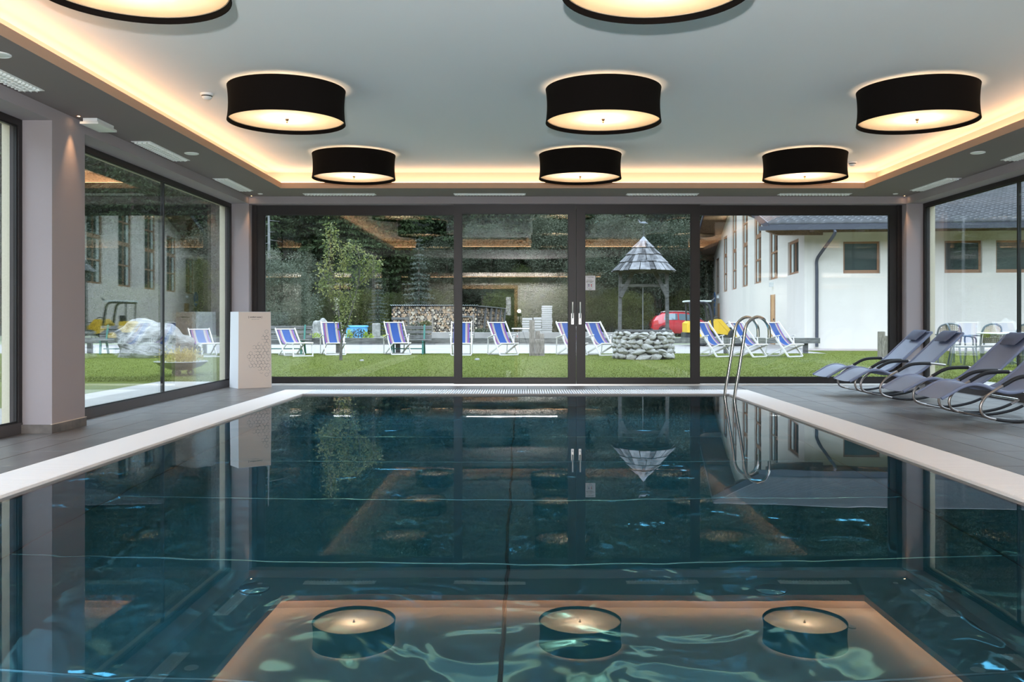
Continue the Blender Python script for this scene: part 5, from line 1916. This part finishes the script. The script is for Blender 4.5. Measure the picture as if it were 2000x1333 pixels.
# ------------------------------------------------------------------ RED CAR
def make_car():
    t = thing('red_car', 'red hatchback car parked behind the well, facing right', 'car', (at(1333, 54), 54, ZG), 0)
    # stations along x (length): z_low, z_belt, z_roof, half widths low/belt/roof
    st = [(-1.92, .45, .80, .82, .70, .72, .70), (-1.86, .28, .92, .98, .78, .79, .70), (-1.66, .24, .95, 1.22, .82, .83, .62), (-1.30, .22, .96, 1.42, .84, .85, .60), (-0.6, .20, .95, 1.48, .85, .86, .60),
          (0.1, .20, .93, 1.46, .85, .86, .60), (0.55, .20, .92, 1.33, .85, .86, .60), (0.95, .20, .91, 1.08, .85, .85, .64), (1.18, .21, .89, .93, .84, .84, .70), (1.62, .24, .80, .83, .80, .80, .68), (1.90, .30, .66, .68, .66, .68, .60), (1.96, .40, .56, .57, .60, .62, .58)]
    mb = MB()
    vs = []
    for (x, zl, zb_, zr, wl, wb2, wr2) in st:
        ring = [(x, -wl * .9, zl), (x, -wl, zl + .12), (x, -wb2, (zl + zb_) / 2 + .06), (x, -wb2 * .985, zb_), (x, -wr2, zr - .05), (x, -wr2 * .8, zr), (x, 0, zr + .015),
                (x, wr2 * .8, zr), (x, wr2, zr - .05), (x, wb2 * .985, zb_), (x, wb2, (zl + zb_) / 2 + .06), (x, wl, zl + .12), (x, wl * .9, zl)]
        vs += ring
    n = 13
    fs = []
    for i in range(len(st) - 1):
        for k in range(n):
            a, b = i * n + k, i * n + (k + 1) % n
            fs.append((a, a + n, b + n, b))
    fs.append(tuple(range(n)))
    fs.append(tuple(reversed([(len(st) - 1) * n + k for k in range(n)])))
    mb.add(vs, fs)
    mb.build('body', M['red_paint'], t, True, 0.6, fix=True)
    def side_pt(x, f, s):
        for i in range(len(st) - 1):
            if st[i][0] <= x <= st[i + 1][0]:
                u = (x - st[i][0]) / (st[i + 1][0] - st[i][0])
                q = [st[i][j] + (st[i + 1][j] - st[i][j]) * u for j in range(7)]
                yb_, yr_ = q[5] * .985, q[6]
                zb_, zr = q[2], q[3] - .05
                return Vector((x, s * (yb_ + (yr_ - yb_) * f + 0.012), zb_ + (zr - zb_) * f + 0.004))
    for s in (-1, 1):
        for (xa, xb, xc, xd) in ((-1.25, -0.42, -0.42, -1.15), (-0.34, 0.82, 0.46, -0.34)):
            w = MB()
            pts = []
            m_ = 6
            for j in range(m_ + 1):
                pts.append(side_pt(xa + (xb - xa) * j / m_, 0.10, s))
            for j in range(m_ + 1):
                pts.append(side_pt(xc + (xd - xc) * j / m_, 0.90, s))
            w.prism(pts, (0, s * 0.006, 0))
            w.build('side_window', M['car_glass'], t, fix=True)
        tl = MB()
        tl.prism([(-1.88, s * 0.80, .70), (-1.55, s * 0.845, .74), (-1.60, s * 0.835, .98), (-1.80, s * 0.80, .96)], (0, s * 0.02, 0))
        tl.build('tail_lamp', M['lamp_red'], t, fix=True)
        hl = MB()
        hl.prism([(1.88, s * 0.66, .60), (1.50, s * 0.81, .68), (1.42, s * 0.81, .80), (1.80, s * 0.70, .70)], (0, s * 0.02, 0))
        hl.build('head_lamp', M['lamp_clear'], t, fix=True)
        MB().ell((0.78, s * 0.96, 1.0), (0.07, 0.10, 0.07), 8, 6).build('mirror', M['red_paint'], t, True)
        MB().tube([(-1.25, s * 0.52, 1.47), (-1.0, s * 0.52, 1.53), (0.2, s * 0.52, 1.51), (0.4, s * 0.52, 1.44)], 0.02, 6).build('roof_rail', M['alu'], t, True)
        for x in (-1.22, 1.24):
            wq = MB()
            wq.lathe([(0.20, -0.10), (0.29, -0.10), (0.315, -0.06), (0.315, 0.06), (0.29, 0.10), (0.20, 0.10)], 20, (x, s * 0.76, 0.315), 'y', closed=True)
            w_ = wq.build('wheel', M['tyre'], t, True, 0.6, fix=True)
            rm = MB()
            rm.lathe([(0.0, s * 0.105), (0.06, s * 0.11), (0.20, s * 0.09)], 16, (x, s * 0.76, 0.315), 'y')
            rm.build('rim', M['rim'], w_, True, fix=True)
            ar = MB()
            ar.lathe([(0.335, -0.02), (0.375, -0.02), (0.375, 0.02), (0.335, 0.02)], 20, (x, s * 0.845, 0.315), 'y', closed=True)
            ar.build('wheel_arch', M['machine_black'], t, fix=True)
        MB().cbox(-0.55, -0.40, s * 0.868 - 0.01, s * 0.868 + 0.01, 0.80, 0.83, 0.004).build('door_handle', M['red_paint'], t)
    rw = MB()
    rw.prism([(-1.72, -.58, 1.04), (-1.72, .58, 1.04), (-1.40, .54, 1.38), (-1.40, -.54, 1.38)], (-0.03, 0, 0.03))
    rw.build('rear_window', M['car_glass'], t, fix=True)
    fw_ = MB()
    fw_.prism([(1.06, -.62, 1.02), (1.06, .62, 1.02), (0.58, .55, 1.33), (0.58, -.55, 1.33)], (0.03, 0, 0.03))
    fw_.build('windscreen', M['car_glass'], t, fix=True)
    MB().cbox(-1.98, -1.88, -0.70, 0.70, 0.36, 0.50, 0.02).build('rear_bumper', M['machine_black'], t)
    MB().prism([(-1.42, -.58, 1.40), (-1.62, -.56, 1.38), (-1.62, .56, 1.38), (-1.42, .58, 1.40)], (0, 0, 0.03)).build('roof_spoiler', M['machine_black'], t, fix=True)
    return t
car = make_car()

# ------------------------------------------------------------------ YELLOW LOADER
ld_ = thing('yellow_loader', 'yellow compact loader with black roll bar parked before the hall', 'loader', (at(1386, 35), 35, ZG))
def wheelq(x, y, r, w):
    q = MB()
    q.lathe([(r * .55, -w / 2), (r * .92, -w / 2), (r, -w * .3), (r, w * .3), (r * .92, w / 2), (r * .55, w / 2)], 20, (x, y, r), 'y', closed=True)
    o = q.build('wheel', M['tyre'], ld_, True, 0.6, fix=True)
    h = MB()
    s = -1 if y < 0 else 1
    h.lathe([(0.0, s * w * .45), (r * .3, s * w * .48), (r * .56, s * w * .3)], 14, (x, y, r), 'y')
    h.build('hub', M['yellow'], o, True, fix=True)
for x in (-0.42, 0.95):
    for y in (-0.55, 0.55):
        wheelq(x, y, 0.36, 0.26)
MB().cbox(-1.05, 1.15, -0.40, 0.40, 0.30, 0.52, 0.02).build('chassis', M['machine_black'], ld_)
rb = MB()
rb.prism([(-0.98, -0.5, 0.52), (-0.98, -0.5, 0.88), (-0.86, -0.5, 0.96), (-0.62, -0.5, 0.94), (-0.55, -0.5, 0.52)], (0, 1.0, 0))
rb.build('rear_body', M['yellow'], ld_, fix=True)
hd = MB()
hd.prism([(-0.02, -0.45, 0.62), (-0.04, -0.45, 0.86), (0.18, -0.45, 1.04), (0.34, -0.45, 1.03), (0.80, -0.45, 0.50), (0.62, -0.45, 0.42), (0.15, -0.45, 0.48)], (0, 0.9, 0))
hd.build('front_hood', M['yellow'], ld_, fix=True)
hd = MB()
hd.prism([(0.22, -0.47, 0.97), (0.36, -0.47, 1.03), (0.86, -0.47, 0.46), (0.74, -0.47, 0.42)], (0, 0.94, 0))
hd.build('lift_arm', M['yellow'], ld_, fix=True)
bk = MB()
bk.prism([(0.70, -0.6, 0.36), (0.98, -0.6, 0.52), (1.35, -0.6, 0.30), (1.40, -0.6, 0.14), (1.05, -0.6, 0.16)], (0, 1.2, 0))
bk.build('bucket', M['yellow'], ld_, fix=True)
for s in (-1, 1):
    MB().tube(smooth_path([(0.03, s * 0.42, 0.70), (0.0, s * 0.42, 1.0), (-0.08, s * 0.42, 1.48), (-0.16, s * 0.42, 1.62), (-0.32, s * 0.42, 1.69), (-0.9, s * 0.42, 1.68)], 4), 0.050, 10).build('roll_bar', M['machine_black'], ld_, True)
    MB().tube([(-0.82, s * 0.42, 0.8), (-0.86, s * 0.42, 1.67)], 0.030, 8).build('rear_pillar', M['machine_black'], ld_, True)
MB().cbox(-0.98, -0.02, -0.46, 0.46, 1.70, 1.76, 0.015).build('canopy', M['curtain'], ld_)
MB().tube([(-0.02, -0.30, 1.73), (0.10, -0.30, 1.80), (0.14, -0.30, 1.86)], 0.03, 8).build('work_lamp', M['machine_black'], ld_, True)
MB().tube(smooth_path([(0.05, -0.3, 0.95), (0.12, -0.3, 1.08), (0.25, -0.3, 1.10), (0.42, -0.3, 0.98), (0.66, -0.3, 0.72)], 4), 0.016, 8).build('hose', M['machine_black'], ld_, True)
MB().tube(smooth_path([(0.62, 0.1, 0.82), (0.78, 0.1, 0.90), (0.92, 0.1, 0.86), (0.98, 0.1, 0.70)], 4), 0.014, 8).build('hose', M['machine_black'], ld_, True)
MB().cbox(-0.55, -0.15, -0.22, 0.22, 0.70, 0.78, 0.02).build('seat', M['machine_black'], ld_)
MB().cbox(-0.60, -0.50, -0.22, 0.22, 0.78, 1.18, 0.02).build('seat_back', M['machine_black'], ld_)

# ------------------------------------------------------------------ FIREWOOD
fs_ = thing('firewood_stack', 'long stack of cut firewood logs under a corrugated sheet', 'firewood', (0, 40.0, ZG))
lm = []
for k, (mm) in enumerate(('log_end', 'log_pale', 'log_end2', 'log_end')):
    q = MB()
    q.cur = 0
    q.lathe([(1.0, 0.0), (1.0, 0.55)], 8 if k != 1 else 6, (0, 0, 0), 'y')
    q.cur = 1
    nq = 8 if k != 1 else 6
    q.add([(math.cos(2 * PI * i / nq), 0.0, math.sin(2 * PI * i / nq)) for i in range(nq)], [tuple(range(nq))])
    lm.append(q.mesh('log', [M['bark'], M[mm]]))
fx0, fx1 = at(765, 40), at(932, 40)
cnt = 0
lr = random.Random(4)
extra = MB()
spots_ = []
zrow, r0, row = 0.06, 0.056, 0
while zrow < 1.62:
    x = fx0 + 0.06 + (r0 if row % 2 else 0)
    while x < fx1 - 0.04:
        spots_.append((x + lr.uniform(-.02, .02), zrow + lr.uniform(-.018, .018), r0 * lr.uniform(0.6, 1.3)))
        x += r0 * 2.0
    zrow += r0 * 1.76
    row += 1
for k in range(7):
    spots_.append((fx0 + lr.uniform(0.9, 1.8), lr.uniform(0.75, 1.15), lr.uniform(0.10, 0.15)))
spots_.sort(key=lambda q: -(q[2] + (0.05 if q[1] > 0.7 else 0)))
for (x, z, r_) in spots_:
    if cnt < 296:
        o = put('log', lm[lr.randrange(4)], fs_)
        o.location = (x, lr.uniform(-0.06, 0.04), z)
        o.scale = (r_ * lr.uniform(0.85, 1.15), 1, r_ * lr.uniform(0.85, 1.1))
        o.rotation_euler = (0, lr.uniform(0, 6), 0)
        cnt += 1
    else:
        extra.cur = lr.randrange(3)
        extra.lathe([(0.0, lr.uniform(-0.05, 0.03)), (r_, 0.0), (r_, 0.5)], lr.choice((4, 5, 7)), (x, lr.uniform(-.02, .02), z), 'y')
if extra.v:
    o = extra.build('small_logs', [M['log_end'], M['log_end2'], M['log_pale']], fs_)
    o['kind'] = 'stuff'
MB().box(fx0 - 0.02, fx1 + 0.02, 0.12, 0.95, 0.0, 1.62).build('log_core', M['mortar'], fs_)
for bx in ((fx0 + 0.72, fx0 + 0.80), ):
    MB().box(bx[0], bx[1], -0.07, -0.055, 0.0, 1.05).build('post', M['old_wood'], fs_)
MB().box(fx0, fx0 + 0.8, -0.085, -0.06, 1.02, 1.12).build('batten', M['old_wood_x'], fs_)
for z in (0.72, 1.12):
    MB().box(fx1 - 0.85, fx1 - 0.1, -0.085, -0.06, z, z + 0.07).build('batten', M['old_wood_x'], fs_)
cu = np.linspace(0, 1, 161)
VV = []
Lx = fx1 - fx0 + 0.12
for yy_, zz in ((-0.14, 1.665), (1.05, 1.60)):
    VV.append(np.stack([fx0 - 0.06 + cu * Lx, np.full(161, yy_), zz + 0.022 * np.sin(cu * 2 * PI * 40)], 1))
VV.append(VV[0] + np.array([0, 0, -0.012]))
VV.append(VV[1] + np.array([0, 0, -0.012]))
i = np.arange(160)
FF = np.concatenate([np.stack([i, i + 1, 161 + i + 1, 161 + i], 1), np.stack([322 + i + 1, 322 + i, 483 + i, 483 + i + 1], 1), np.stack([322 + i, 322 + i + 1, i + 1, i], 1)])
put('corrugated_sheet', np_mesh('corrugated_sheet', np.concatenate(VV), FF, M['corrugated']), fs_)
# second stack runs away from the corner
ang2 = math.atan2(8.0, 0.9)
f2 = thing('firewood_stack', 'split firewood stack with slanted battens running back from the corner', 'firewood', (fx1 + 0.05, 40.1, ZG), ang2 - PI / 2)
sp = MB()
for row in range(12):
    for k in range(52):
        r_ = lr.uniform(0.05, 0.075)
        y = 0.1 + k * 0.155 + lr.uniform(-.03, .03)
        z = 0.07 + row * 0.128 + lr.uniform(-.02, .02)
        n_ = 4 if lr.random() < 0.5 else 3
        pts = []
        a0 = lr.uniform(0, 6)
        for q in range(n_):
            pts.append((0.05 + lr.uniform(-.04, .03), y + r_ * 1.15 * math.cos(a0 + 2 * PI * q / n_), z + r_ * 1.15 * math.sin(a0 + 2 * PI * q / n_)))
        x0_ = pts[0][0]
        pts = [(x0_, p[1], p[2]) for p in pts]
        sp.cur = lr.randrange(3)
        sp.prism(pts, (-0.5, 0, 0))
o = sp.build('split_logs', [M['log_end'], M['log_end2'], M['bark']], f2)
o['kind'] = 'stuff'
MB().box(-0.9, -0.15, 0.05, 8.2, 0, 1.55).build('log_core', M['mortar'], f2)
MB().box(-1.0, 0.18, 0.0, 8.3, 1.60, 1.64).build('cover_board', M['old_wood'], f2)
for k in range(5):
    y = 0.5 + k * 1.7
    MB().bar((0.13, y, 0.05), (0.13, y + 0.9, 1.58), 0.05, 0.09, (1, 0, 0)).build('batten', M['old_wood'], f2)

# ------------------------------------------------------------------ GARDEN AND YARD THINGS
wall_ = thing('low_concrete_wall', 'low wall of pale concrete blocks behind the lane', 'wall', (0, 36.8, ZG))
for k in range(9):
    x0 = at(843, 36.8) + k * 0.88
    MB().cbox(x0 + 0.005, x0 + 0.87, -0.18, 0.18, 0.0, 0.50 + 0.01 * math.sin(k * 2.1), 0.01).build('block', M['concrete'], wall_)
kerb = thing('bed_edging', 'grey timber edging of the flower bed beyond the lane', 'edging', (0, 36.6, ZG))
for k in range(6):
    x0 = at(520, 36.6) + k * 1.15
    MB().cbox(x0, x0 + 1.14, -0.08, 0.08, 0, 0.27, 0.008).build('beam', M['old_wood_x'], kerb)
def rock(name, lb, loc, r, seed, jit=0.5, m='boulder', nu=36, nv=24, cat='rock', flat=0.35):
    mb = MB()
    mb.ell((0, 0, r[2] * flat), r, nu, nv, jit, seed)
    me = mb.mesh(name, M[m], True, 2.0)
    for v in me.vertices:
        d = v.co.copy()
        k = 0.06 * mnoise.noise(d * 2.3 + Vector((seed, 0, 0))) + 0.035 * mnoise.noise(Vector((d.x * 3, d.y * 3, d.z * 9)) + Vector((0, seed, 0)))
        v.co += v.normal * k
    me.update()
    return tag(put(name, me, None, loc), lb, cat)
rock('boulder', 'big pale grey boulder on the lawn outside the left window', (at(306, 24.4), 24.4, ZG), (1.02, 0.9, 0.70), 4, 0.45)
rock('standing_rock', 'pale pointed rock in the flower bed behind a deck chair', (at(633, 38.5), 38.5, ZG), (0.48, 0.4, 0.72), 7, 0.45, 'bed_rock')
sp_ = thing('stone_pillar', 'short square stone pillar in the flower bed', 'pillar', (at(735, 38), 38, ZG))
MB().cbox(-0.15, 0.15, -0.15, 0.15, 0, 0.86, 0.02).build('shaft', M['bed_rock'], sp_)
MB().cbox(-0.28, 0.32, -0.2, 0.2, 0, 0.26, 0.01).build('plinth', M['concrete'], sp_)
bc = thing('blue_crate', 'light blue plastic container behind the flower bed', 'container', (at(697, 39.5), 39.5, ZG))
MB().cbox(-0.42, 0.42, -0.3, 0.3, 0.0, 0.68, 0.02).build('body', M['blue_box'], bc)
MB().cbox(-0.45, 0.45, -0.33, 0.33, 0.68, 0.76, 0.02).build('lid', M['blue_box'], bc)
for k in range(3):
    MB().box(-0.30 + k * 0.27, -0.26 + k * 0.27, -0.315, -0.30, 0.1, 0.66).build('rib', M['blue_box'], bc)
def shrub(px, Y, h, r, m, lb, seed, n=500, leaf=0.07, name='garden_shrub', z=ZG):
    rs = np.random.default_rng(seed)
    d = rs.normal(0, 1, (n, 3))
    d /= np.linalg.norm(d, axis=1, keepdims=True)
    P = d * np.array([r, r, h / 2]) * (rs.random((n, 1)) ** 0.33) + np.array([0, 0, h / 2])
    V, F = leaf_cards(P, d + np.array([0, 0, 0.5]), leaf, rs, 0.5)
    t = thing(name, lb, 'shrub', (at(px, Y), Y, z))
    o = put('foliage', np_mesh('foliage', V, F, M[m]), t)
    o['kind'] = 'stuff'
    MB().tube([(0, 0, 0), (0, 0, h * 0.6)], 0.015, 5).build('stem', M['bark'], t)
shrub(617, 37.5, 0.42, 0.36, 'lime_leaf', 'low green plant at the foot of the pointed rock', 1)
shrub(683, 37.4, 0.62, 0.10, 'lime_leaf', 'narrow lime green shrub right of the pear tree trunk', 2, 260)
shrub(700, 37.9, 0.62, 0.42, 'willow', 'bushy blue green plants in the flower bed before the blue crate', 3, 700)
shrub(714, 37.3, 0.50, 0.09, 'lime_leaf', 'narrow lime green cone shrub between bushy plants and the pillar', 4, 240)
shrub(725, 37.2, 0.42, 0.09, 'lime_leaf', 'small lime green cone shrub beside the stone pillar', 5, 220)
shrub(760, 37.6, 0.45, 0.26, 'lime_leaf', 'lime green leafy plant right of the stone pillar', 6, 400)
shrub(812, 38.6, 0.85, 0.42, 'willow', 'tall grey green garden plant before the firewood stack', 7, 900, 0.10)
shrub(832, 38.2, 0.95, 0.32, 'olive', 'dark leafy garden plant leaning on the firewood stack', 8, 700, 0.10)
shrub(940, 38.6, 0.62, 0.50, 'willow', 'pale blue green plant above the concrete wall by the door frame', 9, 800, 0.09)
shrub(595, 37.4, 0.22, 0.5, 'lime_leaf', 'yellow green ground cover in the bed behind the bench', 10, 500)
shrub(738, 58, 1.2, 0.8, 'lime_leaf', 'yellowish bush at the forest foot above the flower bed', 12, 900, 0.16)
def stake(px, Y, h, lb, rz=0.0):
    t = tag(MB().cbox(-0.03, 0.03, -0.03, 0.03, 0, h, 0.004).build('wooden_stake', M['post_wood']), lb, 'stake')
    t.location = (at(px, Y), Y, ZG)
stake(845, 37.9, 1.15, 'thin wooden stake before the firewood stack')
stake(924.5, 37.4, 1.25, 'thin pointed wooden stake behind a deck chair and the left door frame')
def slab_stack(px0, px1, Y, ztop, n, lb, m='pale_tile', tilt=0):
    x0, x1 = at(px0, Y), at(px1, Y)
    w = x1 - x0
    t = thing('slab_stack', lb, 'stack', ((x0 + x1) / 2, Y, ZG), tilt)
    MB().box(-w / 2, w / 2, -w / 2, w / 2, 0.02, 0.10).build('pallet', M['pallet'], t)
    dz = (ztop - 0.10) / n
    me = MB().cbox(-w / 2, w / 2, -w / 2, w / 2, 0, dz * 0.78, 0.004).mesh('slab', M[m])
    for k in range(n):
        o = put('slab', me, t)
        o.location = (lr.uniform(-.012, .012), lr.uniform(-.012, .012), 0.10 + k * dz)
        o.rotation_euler = (0, 0, lr.uniform(-.02, .02))
slab_stack(1020, 1039, 42, 1.12, 9, 'low stack of pale slabs on a pallet, left of the wooden posts')
slab_stack(1042, 1057, 43, 1.15, 8, 'narrow middle stack of pale slabs behind the wooden posts')
slab_stack(1058, 1078, 44, 1.72, 16, 'tall stack of pale slabs on a pallet, rightmost of three')
tb_ = thing('work_table', 'white trestle table with boxes standing before the slab stacks', 'table', (at(1018, 40), 40, ZG))
MB().cbox(-0.42, 0.42, -0.3, 0.3, 0.60, 0.64, 0.005).build('tabletop', M['white_top'], tb_)
for sx in (-1, 1):
    for sy in (-1, 1):
        MB().bar((sx * 0.36, sy * 0.24, 0), (sx * 0.36, sy * 0.24, 0.60), 0.05, 0.05).build('leg', M['old_wood'], tb_)
bx_ = thing('white_box', 'small white box with a red patch under the work table', 'box', (at(1010, 39.2), 39.2, ZG))
MB().cbox(-0.16, 0.16, -0.12, 0.12, 0, 0.42, 0.01).build('body', M['white_plastic'], bx_)
MB().box(-0.08, 0.10, -0.124, -0.12, 0.24, 0.34).build('patch', M['lamp_red'], bx_)
bx2 = thing('black_bin', 'low dark bin beside the white box in the yard', 'bin', (at(1027, 39.3), 39.3, ZG))
MB().cbox(-0.18, 0.18, -0.14, 0.14, 0, 0.46, 0.01).build('body', M['machine_black'], bx2)
MB().cbox(-0.19, 0.19, -0.15, 0.15, 0.46, 0.49, 0.005).build('lid', M['machine_black'], bx2)
# planter bowl outside the left window
bw = thing('planter_bowl', 'wide shallow metal bowl with dry yellow plants on the lawn', 'bowl', (at(354, 16.3), 16.3, ZG))
MB().lathe([(0.0, 0.09), (0.16, 0.10), (0.34, 0.16), (0.465, 0.245), (0.475, 0.25), (0.462, 0.26), (0.33, 0.185), (0.0, 0.14)], 36).build('bowl', M['rust_steel'], bw, True)
for a in (0.5, 2.6, 4.7):
    MB().lathe([(0.03, -0.035), (0.055, -0.03), (0.055, 0.03), (0.03, 0.035)], 12, (0.16 * math.cos(a), 0.16 * math.sin(a), 0.055), 'y', closed=True).build('caster', M['tyre'], bw, fix=True)
rs = np.random.default_rng(8)
P = rs.normal(0, 1, (1400, 3)) * np.array([0.17, 0.17, 0.07]) + np.array([0.02, 0, 0.30])
P = P[(np.hypot(P[:, 0], P[:, 1]) < 0.42) & (P[:, 2] > 0.21)]
V, F = leaf_cards(P, P - np.array([0, 0, 0.1]), 0.06, rs, 0.3)
o = put('plants', np_mesh('plants', V, F, M['dry_plant']), bw)
o['kind'] = 'stuff'
MB().lathe([(0.0, 0.215), (0.37, 0.213)], 24).build('soil', M['bark'], bw)

# ------------------------------------------------------------------ PATIO CHAIRS AND TABLE
def make_patio():
    t = thing('patio_chair', 'x', 'chair', (0, 0, ZG), 0, 'dark patio chairs with cream woven backs')
    fr = MB()
    arch = smooth_path([(-0.24, 0.20, 0.42), (-0.26, 0.25, 0.66), (-0.22, 0.29, 0.84), (-0.10, 0.31, 0.905), (0.0, 0.312, 0.915), (0.10, 0.31, 0.905), (0.22, 0.29, 0.84), (0.26, 0.25, 0.66), (0.24, 0.20, 0.42)], 4)
    fr.tube(arch, 0.022, 8)
    fr.build('back_frame', M['chair_frame'], t, True)
    bk = MB()
    # woven panel with holes: strips both ways
    for k in range(9):
        z = 0.52 + k * 0.041
        wv = 0.215 if z < 0.74 else 0.215 * math.sqrt(max(0.1, 1 - ((z - 0.74) / 0.17) ** 2))
        y = 0.225 + (z - 0.45) * 0.17
        bk.box(-wv, wv, y - 0.004, y + 0.004, z - 0.014, z + 0.014)
    for k in range(9):
        x = -0.20 + k * 0.05
        zt = 0.74 + 0.15 * math.sqrt(max(0, 1 - (x / 0.24) ** 2))
        bk.bar((x, 0.231, 0.50), (x, 0.225 + (zt - 0.45) * 0.17 + 0.003, zt), 0.034, 0.006, (0, 1, 0))
    o = bk.build('woven_back', M['rattan'], t)
    o['kind'] = 'stuff'
    MB().cbox(-0.25, 0.25, -0.26, 0.22, 0.405, 0.435, 0.008).build('seat', M['chair_frame'], t)
    MB().cbox(-0.21, 0.21, -0.22, 0.16, 0.435, 0.442, 0.003).build('woven_seat', M['rattan'], t)
    for s in (-1, 1):
        MB().tube(smooth_path([(s * 0.25, 0.24, 0.66), (s * 0.285, 0.10, 0.665), (s * 0.285, -0.14, 0.65), (s * 0.27, -0.23, 0.60), (s * 0.25, -0.235, 0.43)], 3), 0.018, 8).build('armrest', M['chair_frame'], t, True)
        MB().bar((s * 0.23, -0.23, 0.41), (s * 0.25, -0.27, 0.0), 0.035, 0.035).build('leg', M['chair_frame'], t)
        MB().bar((s * 0.23, 0.20, 0.41), (s * 0.25, 0.27, 0.0), 0.035, 0.035).build('leg', M['chair_frame'], t)
    return t
pc = make_patio()
PCS = [(1848, 21.0, R(170), 'dark patio chair with cream woven back, leftmost outside the right window'), (1880, 19.6, R(70), 'dark patio chair seen from its side outside the right window'),
       (1919, 19.9, R(195), 'dark patio chair with pierced cream back standing before the white table'), (1992, 20.9, R(185), 'dark patio chair at the right picture edge behind the table')]
for i, (px, Y, a, lb) in enumerate(PCS):
    if i == 0:
        pc.location = (at(px, Y), Y, ZG)
        pc.rotation_euler = (0, 0, a)
        pc['label'] = lb
    else:
        dup(pc, (at(px, Y), Y, ZG), a, lb)
pt_ = thing('patio_table', 'round white patio table among the dark chairs outside the right window', 'table', (at(1976, 19.2), 19.2, ZG))
MB().lathe([(0.0, 0.70), (0.66, 0.70), (0.68, 0.715), (0.68, 0.735), (0.0, 0.74)], 40).build('tabletop', M['white_top'], pt_, True)
MB().lathe([(0.04, 0.70), (0.035, 0.1), (0.06, 0.05)], 12).build('pedestal', M['chair_frame'], pt_, True)
for k in range(4):
    a = k * PI / 2 + 0.4
    MB().bar((0.03 * math.cos(a), 0.03 * math.sin(a), 0.10), (0.38 * math.cos(a), 0.38 * math.sin(a), 0.02), 0.05, 0.035).build('foot', M['chair_frame'], pt_)

# small stones on the lawn
for (px, Y, r_, lb) in ((706, 21.9, 0.05, 'small dark stone on the lawn right of the pear tree'), (931, 22.4, 0.06, 'small pale stone on the lawn before the deck chairs')):
    rock('lawn_stone', lb, (at(px, Y), Y, ZG), (r_, r_ * 0.8, r_ * 0.6), 3, 0.4, 'bed_rock', 10, 7)
